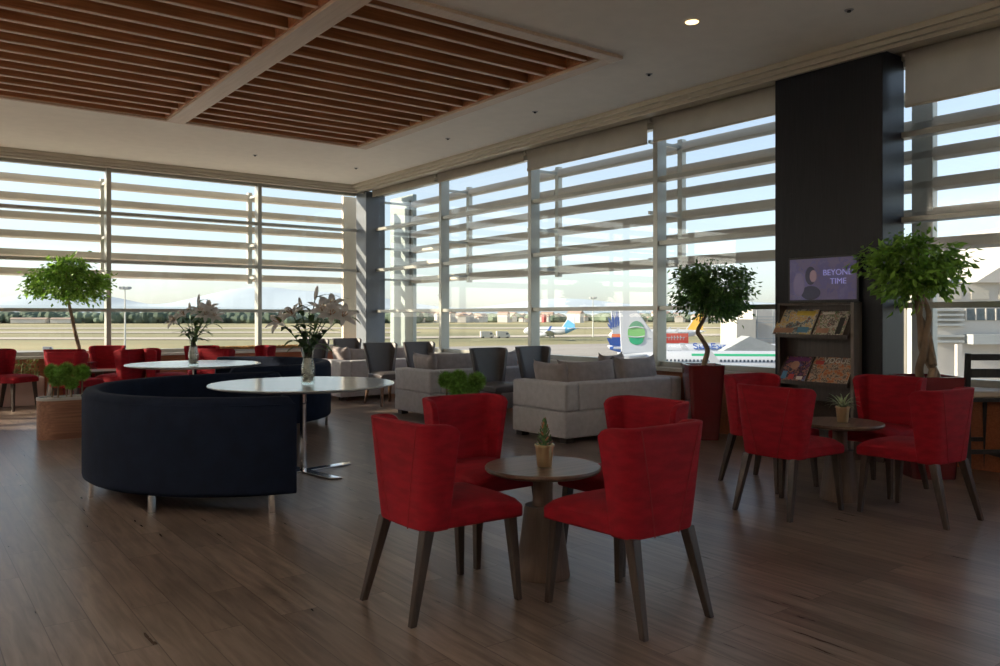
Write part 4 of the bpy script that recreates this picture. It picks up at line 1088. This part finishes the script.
def airplane(loc, head, L, label, fin_style, scale=1.0, finmat=None, stripes=None, engines=True):
    t = thing('airliner', label, 'airplane', loc, head); Rr = 2.0; zc = 3.7
    rs = []
    prof = [(-0.5, 0.02, 1.2), (-0.485, 0.25, 1.15), (-0.44, 0.6, 0.95), (-0.38, 1.15, 0.6), (-0.30, 1.7, 0.22), (-0.22, 2.0, 0), (0.34, 2.0, 0), (0.41, 1.85, -0.08), (0.455, 1.5, -0.22), (0.48, 1.05, -0.38), (0.495, 0.5, -0.5), (0.5, 0.03, -0.55)]
    for (fx, r, dz) in prof:
        rs.append([(fx*L, r*math.cos(2*PI*j/24), zc+dz+r*math.sin(2*PI*j/24)) for j in range(24)])
    MB().rings(rs).obj('fuselage', M['w_plane'], t, angle=50)
    fin = MB(); T = 0.22
    x0 = -0.5*L
    poly = [(x0+0.9, zc+1.5), (x0+7.6, zc+1.75), (x0+3.0, zc+8.3), (x0+0.6, zc+8.3)]
    fin.rings([[(x, -T, z) for x, z in poly], [(x, T, z) for x, z in poly]])
    fo = fin.obj('tail_fin', finmat or M['w_plane'], t, smooth=False, bevel=0.1)
    for sy in (-1, 1):
        tp = [(x0+1.2, 0.3*sy), (x0+4.6, 0.8*sy), (x0+1.9, 6.2*sy), (x0+0.5, 6.2*sy)]
        MB().prism(tp, zc+1.2, zc+1.45).obj('tailplane', M['w_plane'], t, smooth=False)
        sw = -10.4 if fin_style == 'rays' else 0; w_ = [(2.8, 1.5*sy), (-3.4, 1.5*sy), (-6.4+sw, 16.5*sy), (-4.9+sw, 16.5*sy)]
        a = [(x, y, zc-1.3 + 0.09*abs(y)) for x, y in w_]; b = [(x, y, z+0.35) for x, y, z in a]
        wo = MB().rings([a, b]).obj('wing', M['w_plane'], t, smooth=False)
        wl = [(-6.4+sw, zc+0.3), (-4.9+sw, zc+0.3), (-6.6+sw, zc+2.6), (-7.4+sw, zc+2.6)]
        MB().rings([[(x, 16.4*sy, z) for x, z in wl], [(x, 16.6*sy, z) for x, z in wl]]).obj('winglet', M['w_blue'] if fin_style in ('rays', 'blue') else M['w_plane'], wo, smooth=False)
        m = MB(); rr = [(0.75, -2.0), (1.05, -1.0), (1.1, 1.2), (0.95, 1.9)]
        m.rings([[(1.8+x, 5.2*sy+r*math.cos(2*PI*j/16), zc-1.9+r*math.sin(2*PI*j/16)) for j in range(16)] for r, x in rr])
        m.obj('engine', M['w_plane'], t)
        m = MB(); m.tube([(-1.2, 2.6*sy, 0.5), (-1.2, 2.6*sy, 2.3)], 0.15, 8); m.add(*(lambda q: (q.v, q.f))(MB().tube([(-1.2, 2.4*sy, 0.5), (-1.2, 3.0*sy, 0.5)], 0.5, 14)))
        m.obj('landing_gear', M['conc_g'], t)
    m = MB(); m.tube([(0.38*L, 0, 0.45), (0.38*L, 0, 2.2)], 0.12, 8); m.tube([(0.38*L, -0.25, 0.4), (0.38*L, 0.25, 0.4)], 0.4, 14); m.obj('landing_gear', M['conc_g'], t)
    m = MB()
    for sy in (-1, 1):
        x = -0.33*L
        while x < 0.38*L:
            m.box((x, sy*1.955 if sy > 0 else -2.03, zc+0.45), (x+0.28, 2.03 if sy > 0 else -1.955, zc+0.80)); x += 0.55
    m.obj('window_row', M['w_dark'], t, smooth=False)
    m = MB(); m.box((0.465*L, -0.9, zc+0.35), (0.475*L, 0.9, zc+0.75)); m.obj('cockpit_window', M['w_dark'], t, smooth=False)
    if stripes:
        m = MB()
        for sy in (-1, 1):
            a0 = R(43); 
            ring = []
            for fx in (-0.46, -0.2, 0, 0.2, 0.33):
                lift = 0.28 if fx < -0.4 else 0
                r_ = 2.02 if fx > -0.3 else 0.80
                zz = 0 if fx > -0.3 else 0.85
                q = []
                for aa in (a0-0.05, a0+0.17): q += [(fx*L, sy*r_*math.cos(aa), zc+zz+r_*math.sin(aa))]
                q += [(fx*L, sy*(r_-0.06)*math.cos(a0+0.17), zc+zz+(r_-0.06)*math.sin(a0+0.17)), (fx*L, sy*(r_-0.06)*math.cos(a0-0.05), zc+zz+(r_-0.06)*math.sin(a0-0.05))]
                ring.append(q)
            m.rings(ring[1:])
        m.obj('stripe', stripes, t, smooth=False)
    def ell(cx, cz, rx, rz_, y, mat, nm, z0=-9, z1=9, n=40):
        pts = []
        for j in range(n):
            a = 2*PI*j/n; x, z = rx*math.cos(a), rz_*math.sin(a)
            z = max(z0, min(z1, z))
            if abs(z) < abs(rz_*math.sin(a)): x = rx*math.sqrt(max(0, 1-(z/rz_)**2))*math.copysign(1, math.cos(a))
            pts.append((cx+x, cz+z))
        MB().rings([[(x, y, z) for x, z in pts], [(x, y-0.03, z) for x, z in pts]]).obj(nm, mat, fo, smooth=False)
    if fin_style == 'ball':
        cx, cz = x0+3.15, zc+4.6
        ell(cx, cz, 1.28, 1.80, -T-0.01, M['w_dgreen'], 'emblem'); ell(cx, cz-0.02, 1.27, 1.78, -T-0.04, M['w_lgreen'], 'emblem', -0.95, 0.75)
        ell(cx, cz-1.0, 1.05, 0.75, -T-0.07, M['w_green'], 'emblem', -0.7, 0.3)
        for dz, ww in ((-0.45, 1.2), (0.7, 1.15)):
            m = MB(); pts = []
            for k in range(13):
                u = k/12*2-1; pts.append((cx+u*ww, -T-0.12, cz+dz+0.22*(1-u*u) if dz > 0 else cz+dz-0.16*(1-u*u)))
            m.tube(pts, 0.085, 6); m.obj('emblem_swirl', M['w_plane'], fo)
    if fin_style == 'rays':
        m = MB()
        for (bx, bz, tx, tz, w) in ((0.2, 5.0, -0.9, 7.0, .28), (0.5, 5.0, -0.2, 7.7, .3), (0.9, 5.1, 0.7, 8.1, .3), (1.3, 5.3, 1.5, 8.2, .28), (0.1, 4.7, -1.1, 5.9, .25)):
            bx += x0+0.6; tx += x0+1.0
            ring = [(bx-0.12, zc+bz), (bx+0.12, zc+bz), ((bx+tx)/2+w, zc+(bz+tz)/2), (tx, zc+tz), ((bx+tx)/2-w, zc+(bz+tz)/2)]
            m.rings([[(x, -T-0.02, z) for x, z in ring], [(x, -T-0.06, z) for x, z in ring]])
        m.obj('emblem', M['w_blue'], fo, smooth=False)
        for (zz0, zz1, mt) in ((3.2, 3.8, M['w_orange']), (1.6, 3.2, M['w_blue'])):
            ring = [(x0+0.72, zc+zz0), (x0+7.4-0.68*(zz0-1.6), zc+zz0), (x0+7.4-0.68*(zz1-1.6), zc+zz1), (x0+0.72, zc+zz1)]
            MB().rings([[(x, -T-0.02, z) for x, z in ring], [(x, -T-0.07, z) for x, z in ring]]).obj('fin_band', mt, fo, smooth=False)
        m = MB(); q = []
        for (fx, r, dz) in [(-0.49, 0.28, 1.16), (-0.44, 0.66, 0.95), (-0.38, 1.2, 0.6), (-0.34, 1.5, 0.42)]:
            q.append([(fx*L, r*math.cos(2*PI*j/20), zc+dz+r*math.sin(2*PI*j/20)) for j in range(20)])
        m.rings(q); m.obj('tail_band', M['w_blue'], t)
    if fin_style in ('blue', 'yellow'):
        mt = M['w_sky'] if fin_style == 'blue' else M['w_yellow']
        m = MB(); ring = [(x0+0.85, zc+1.7), (x0+7.0, zc+1.8), (x0+4.4, zc+5.6), (x0+0.8, zc+3.2)] if fin_style == 'blue' else [(x0+0.8, zc+1.7), (x0+7.0, zc+1.8), (x0+3.0, zc+8.1), (x0+0.8, zc+8.1)]
        for y in (-T-0.04, T+0.01): m.rings([[(x, y, z) for x, z in ring], [(x, y+0.03, z) for x, z in ring]])
        m.obj('fin_band', mt, fo, smooth=False)
        if fin_style == 'blue':
            m = MB(); q = []
            for (fx, r, dz) in [(-0.49, 0.28, 1.16), (-0.44, 0.66, 0.95), (-0.38, 1.2, 0.6), (-0.31, 1.7, 0.26)]:
                q.append([(fx*L, r*math.cos(2*PI*j/20), zc+dz+r*math.sin(2*PI*j/20)) for j in range(20)])
            m.rings(q); m.obj('tail_band', mt, t)
        else:
            MB().lathe([(0.001, 0), (0.9, 0.1), (0.001, 0.3)], 14, (x0+2.4, -T-0.05, zc+5)).obj('emblem', M['w_orange'], fo)
    return t
def head(fl, fD):
    v = W(fl, fD); return math.atan2(v.y, v.x)
def along(lat, D, fl, fD, back):
    """centre of an aircraft whose tail is at (lat, D) heading (fl, fD)"""
    l = math.hypot(fl, fD); return W(lat+fl/l*back, D+fD/l*back, GZ)
airplane(along(17.3, 121, 1, -0.12, 18.5), head(1, -0.12), 37, 'nearest white airliner, with a green stripe and a green ball on its tail', 'ball', stripes=M['w_green'])
a2 = airplane(along(20.2, 151, 1, -0.05, 19), head(1, -0.05), 38, 'white airliner with blue rays and an orange band on its tail, behind the green-striped one', 'rays')
txt('SunExpress', 2.2, (1.6, -1.44, 5.22), a2, M['w_blue'], rot=(PI/2-0.80, 0, 0))
airplane(along(37.5, 395, -1, 0.45, 14), head(-1, 0.45), 28, 'small white airliner with a blue-based tail parked far out on the apron', 'blue')
airplane(along(81.5, 320, -1, 0.12, 19), head(-1, 0.12), 38, 'white airliner with a yellow tail behind the red banner', 'yellow')
# red banner truck
t = thing('catering_truck', 'high-sided vehicle with a red banner behind the nearest airliner', 'truck', W(44.0, 215, GZ), CR)
MB().box((-5, -1.3, 1.4), (3.4, 1.3, 6.4)).obj('body', M['conc_w'], t, smooth=False, bevel=0.05)
MB().box((3.5, -1.2, 0.8), (5.6, 1.2, 3.2)).obj('cab', M['conc_w'], t, smooth=False, bevel=0.2)
s2 = MB().box((-4.8, -1.36, 3.7), (6.0, -1.31, 6.3)).obj('banner', M['sign_red'], t, smooth=False)
m = MB(); x = -3.6; rnd = random.Random(2)
while x < 4.6:
    w_ = rnd.uniform(0.35, 0.6); hh = rnd.choice((0.7, 0.7, 1.05)); m.box((x, -1.42, 4.6), (x+w_*0.35, -1.37, 4.6+hh)); m.box((x, -1.42, 5.1), (x+w_, -1.37, 5.32)); x += w_+0.22
m.obj('banner_strokes', M['w_plane'], s2, smooth=False)
m = MB()
for x in (-3.6, 2.6, 4.4):
    for y in (-1.1, 1.1): m.tube([(x, y-0.2, 0.5), (x, y+0.2, 0.5)], 0.5, 14)
m.obj('wheels', M['black'], t)
# vans
def van(lat, D, label, sc=1.0):
    t = thing('service_van', label, 'van', W(lat, D, GZ), CR+0.3); t.scale = (sc,)*3
    MB().prism([(-3.4, 0.5), (3.4, 0.5), (3.4, 1.5), (2.2, 3.3), (-3.4, 3.5)], -1.1, 1.1, Matrix.Rotation(PI/2, 4, 'X')).obj('body', M['conc_w'], t, smooth=False, bevel=0.1)
    MB().box((1.2, -1.15, 1.8), (2.5, 1.15, 2.7)).obj('windshield', M['w_dark'], t, smooth=False)
    m = MB()
    for x in (-2.2, 2.2):
        for y in (-1, 1): m.tube([(x, y-0.15, 0.45), (x, y+0.15, 0.45)], 0.45, 12)
    m.obj('wheels', M['black'], t)
van(-13/F*400, 400, 'left one of two small pale vans on the distant apron'); van(3/F*400, 400, 'right one of two small pale vans on the distant apron')
van(130/F*330, 330, 'pale service vehicle near the nose of the distant yellow-tailed airliner')
van(-452/F*250, 250, 'small white vehicle on the apron seen above the far left red chairs', 0.42)
van(35/F*560, 560, 'tiny pale vehicle beside the blue-based distant airliner')

# terminal buildings
def tw(x, D, z): return P(x, D, z)
t = thing('terminal_pier', 'beige terminal wing with horizontal rails seen left of the dark pillar', 'building', W(48.5, 165, GZ), CR)
MB().box((0, 0, 0), (3.9, 12, 10.2)).obj('stair_tower', M['conc'], t, smooth=False)
MB().box((3.95, 2, 0), (30, 14, 12.2)).obj('block', M['conc_w'], t, smooth=False)
m = MB()
for z in (5.6, 6.1, 9.4, 10.0, 10.6): m.box((3.95, 0.3, z), (30, 0.5, z+0.22))
for x in (4.2, 7.6, 14.5, 20): m.box((x, 0.3, 0), (x+0.25, 0.5, 12.4))
m.obj('railing', M['conc_g'], t, smooth=False)
m = MB()
for x in (6, 9, 12, 15): m.box((x, 1.85, 1.5), (x+1.8, 2.0, 4.2))
m.obj('window', M['tglass'], t, smooth=False)
t = thing('jet_bridge', 'grey pitched canopy of a jet bridge behind the nearest airliner', 'jet bridge', W(45, 150, GZ), CR)
MB().prism([(-6, 3.4), (-5.5, 4.2), (0, 7.2), (6, 5.0), (12, 4.0), (12, 3.4)], 0, 5, Matrix.Rotation(PI/2, 4, 'X')).obj('canopy', M['conc_g'], t, smooth=False)
MB().box((3, -4.9, 0), (4, -0.2, 3.4)).box((-3.5, -4.9, 0), (-2.5, -0.2, 3.4)).obj('support', M['conc_w'], t, smooth=False)
# right-hand terminal, close
t = thing('terminal_building', 'white terminal building with a low curved roof seen through the rightmost window', 'building', W(27.5, 58, GZ), CR)
MB().box((2.6, 0, 0), (60, 20, 13.2)).obj('facade', M['conc_w'], t, smooth=False)
pts = [(6.3, 13.2)] + [(6.5+30*k/24, 13.25 + 6.0*math.sin(PI*k/24)) for k in range(25)] + [(36.7, 13.2)]
MB().rings([[(x, -0.6, z) for x, z in pts], [(x, 20, z) for x, z in pts]]).obj('curved_roof', M['conc_w'], t, smooth=False)
MB().box((-1.9, 1.5, 0), (2.55, 8, 15.5)).obj('service_tower', M['conc'], t, smooth=False)
m = MB()
for z in (8.9, 9.3, 10.1, 10.45, 10.8, 11.15): m.box((3.6, -0.5, z), (5.7, -0.02, z+0.16))
m.obj('louvre_bank', M['conc_g'], t, smooth=False)
fw = MB().box((6.0, -0.08, 10.5), (58, -0.01, 11.35)).obj('window', M['tglass'], t, smooth=False)
m = MB(); x = 6.0
while x < 58: m.box((x-0.05, -0.16, 10.5), (x+0.05, -0.085, 11.35)); x += 0.72
m.obj('window_bars', M['conc_w'], fw, smooth=False)
m = MB()
for x in (4.4, 6.4, 8.4, 10.4): m.box((x, -0.10, 12.0), (x+1.3, -0.02, 12.7))
m.obj('vent', M['conc'], t, smooth=False)
MB().box((5.5, -0.08, 0.2), (20, -0.01, 5.2)).obj('loading_bay', M['conc'], t, smooth=False)
MB().box((5.9, -1.2, 8.8), (40, -0.01, 9.5)).obj('canopy', M['conc_g'], t, smooth=False)
m = MB()
for x in (4.8, 9, 13.2): m.box((x, -1.15, 0), (x+0.35, -0.8, 8.8))
m.obj('canopy_post', M['conc_w'], t, smooth=False)

# unseen pale decks added outside the glazing to bounce sun onto the ceiling
struct(MB().box((-12, YF+0.13, -0.75), (22, YF+12.5, -0.55)).box((XR+0.13, -9, -0.75), (XR+9.5, YF+0.13, -0.55)).obj('bounce_deck', pmat('bounce_deck_pale', (0.86, 0.82, 0.75), 0.8, var=0.03), smooth=False))
# wall uplights added out of view to brighten the ceiling
def add_fill_uplight(x, y, rz, where):
    t = thing('fill_uplight', 'added half-bowl fill uplight on the ' + where, 'fill light', (x, y, 2.35), rz, 'added fill uplights out of view')
    prof = [(0.03, 0), (0.12, 0.03), (0.19, 0.10), (0.20, 0.16)]
    rs = [[(r*math.sin(a), r*math.cos(a), z) for a in [PI*(-0.5+k/16) for k in range(17)]] for r, z in prof]
    rs2 = [[(r*0.92*math.sin(a), r*0.92*math.cos(a), z+0.01) for a in [PI*(-0.5+k/16) for k in range(17)]] for r, z in reversed(prof)]
    MB().rings(rs+rs2, closed=False, caps=False).obj('bowl', M['fascia'], t)
    MB().box((-0.05, 0.001, 0.02), (0.05, 0.05, 0.14)).obj('bracket', M['fascia'], t, smooth=False)
    l = lamp('SPOT', 'fill_uplight_lamp', (x - 0.11*math.sin(rz), y + 0.11*math.cos(rz), 2.48), UPL if 'left' in where else UPL*0.45, (1.0, 0.93, 0.86), spot_size=R(165), spot_blend=0.5, shadow_soft_size=0.08)
    l.rotation_euler = (PI, 0, 0)
UPL = 270
SC = [(-4.199, y, -PI/2, 'left wall') for y in (-1.0, 1.5, 4.0, 6.5, 9.0)] + [(x, -5.199, 0, 'near wall') for x in (-2, 1, 4, 6.5)]
# town houses
rnd = random.Random(21)
hs = thing('town_house', 'tiny pale building of the distant town beyond the airfield', 'building', W(0, 1900, GZ), 0, 'distant town buildings')
MB().box((-9, -6, 0), (9, 6, 11)).obj('wall', M['house'], hs, smooth=False)
MB().prism([(-7, 11), (7, 11), (0, 15)], -9.5, 9.5, Matrix.Rotation(PI/2, 4, 'Z') @ Matrix.Rotation(PI/2, 4, 'X')).obj('roof', M['roof'], hs, smooth=False)
for k in range(230):
    u = rnd.uniform(-0.17, 0.50); D = rnd.uniform(1400, 2900)
    s_ = rnd.uniform(0.45, 1.4)
    dup(hs, W(u*D, D, GZ), rnd.uniform(0, PI), 'tiny pale building of the distant town beyond the airfield', 'distant town buildings', (s_*rnd.uniform(0.8, 1.8), s_, s_*rnd.uniform(0.7, 1.3)))
for (x, D, sx) in ((30, 1330, 3.2), (62, 1325, 1.8)):
    d = dup(hs, P(x, D, GZ), CR, 'long low pale building at the woodland edge behind the left ficus', 'low buildings at the woodland edge', (sx, 1, 0.6))
tag(MB().box((-3.5, -3, 0), (3.5, 3, 14)).obj('red_building', M['redtent'], smooth=False), 'small red building in the distant town right of the third mullion', 'building').location = W(44/F*1500, 1500, GZ)

# ================================================================== LIGHT
w = bpy.data.worlds.new('World'); scene.world = w; w.use_nodes = True
nt = w.node_tree; N, L = nt.nodes, nt.links
for n_ in list(N): N.remove(n_)
out = N.new('ShaderNodeOutputWorld'); bg = N.new('ShaderNodeBackground'); L.new(bg.outputs[0], out.inputs[0])
sky = N.new('ShaderNodeTexSky'); sky.sky_type = 'NISHITA'; sky.sun_disc = False
SUN = Vector((-0.95, 0.62, 0.46)).normalized()      # towards the sun
sky.sun_elevation = math.asin(SUN.z); sky.sun_rotation = math.atan2(SUN.x, SUN.y)
sky.altitude = 50; sky.air_density = 1.0; sky.dust_density = 0.9; sky.ozone_density = 1.4
hs_ = N.new('ShaderNodeHueSaturation'); hs_.inputs['Saturation'].default_value = 0.6
# thin high clouds
tc = N.new('ShaderNodeTexCoord'); mp = N.new('ShaderNodeMapping'); mp.inputs['Scale'].default_value = (1, 1, 4.5); L.new(tc.outputs['Generated'], mp.inputs[0])
nz = N.new('ShaderNodeTexNoise'); nz.inputs['Scale'].default_value = 3.0; nz.inputs['Detail'].default_value = 6; L.new(mp.outputs[0], nz.inputs['Vector'])
cr = N.new('ShaderNodeValToRGB'); cr.color_ramp.elements[0].position = 0.42; cr.color_ramp.elements[1].position = 0.75
cr.color_ramp.elements[0].color = (0,0,0,1); cr.color_ramp.elements[1].color = (0.55,0.55,0.55,1); L.new(nz.outputs['Fac'], cr.inputs[0])
mx = N.new('ShaderNodeMix'); mx.data_type = 'RGBA'; L.new(cr.outputs[0], mx.inputs['Factor']); L.new(sky.outputs[0], hs_.inputs['Color']); L.new(hs_.outputs[0], mx.inputs['A'])
mx.inputs['B'].default_value = (3.9, 4.1, 4.3, 1)
tn = N.new('ShaderNodeMix'); tn.data_type = 'RGBA'; tn.blend_type = 'MULTIPLY'; tn.inputs['Factor'].default_value = 1; tn.inputs['B'].default_value = (0.95, 1.0, 1.08, 1)
L.new(mx.outputs['Result'], tn.inputs['A']); L.new(tn.outputs['Result'], bg.inputs[0]); bg.inputs[1].default_value = 0.215

def lamp(kind, name, loc, energy, col, **k):
    d = bpy.data.lights.new(name, kind); d.energy = energy; d.color = col
    for a, b in k.items(): setattr(d, a, b)
    o = bpy.data.objects.new(name, d); COL.objects.link(o); o.location = loc; return o
s = lamp('SUN', 'sun', (0, 0, 20), 10.0, (1.0, 0.85, 0.66), angle=R(0.9)); s.rotation_euler = SUN.to_track_quat('Z', 'Y').to_euler()
for (x, y) in fill_light_rows:  # lamps of the added fill downlights
    lamp('SPOT', 'downlight_lamp', (x, y, CZ-0.03), 5, (1.0, 0.84, 0.68), spot_size=R(120), spot_blend=0.6, shadow_soft_size=0.06)
lamp('SPOT', 'downlight_lamp', (LP[0], LP[1], CZ-0.03), 12, (1.0, 0.78, 0.5), spot_size=R(110), spot_blend=0.6, shadow_soft_size=0.05)

for q in SC: add_fill_uplight(*q)
# ================================================================== CAMERA
cam = bpy.data.cameras.new('camera'); co = bpy.data.objects.new('camera', cam); COL.objects.link(co)
cam.sensor_width = 36; cam.lens = F/1000*36; cam.shift_y = -0.0165; cam.clip_start = 0.05; cam.clip_end = 40000
co.location = (0, 0, EYE); co.rotation_euler = (PI/2, 0, -math.atan2(SN, CS))
scene.camera = co
scene.view_settings.view_transform = 'Standard'; scene.view_settings.look = 'None'
scene.view_settings.gamma = 1.0; scene.view_settings.use_curve_mapping = False
scene.view_settings.exposure = 0.14
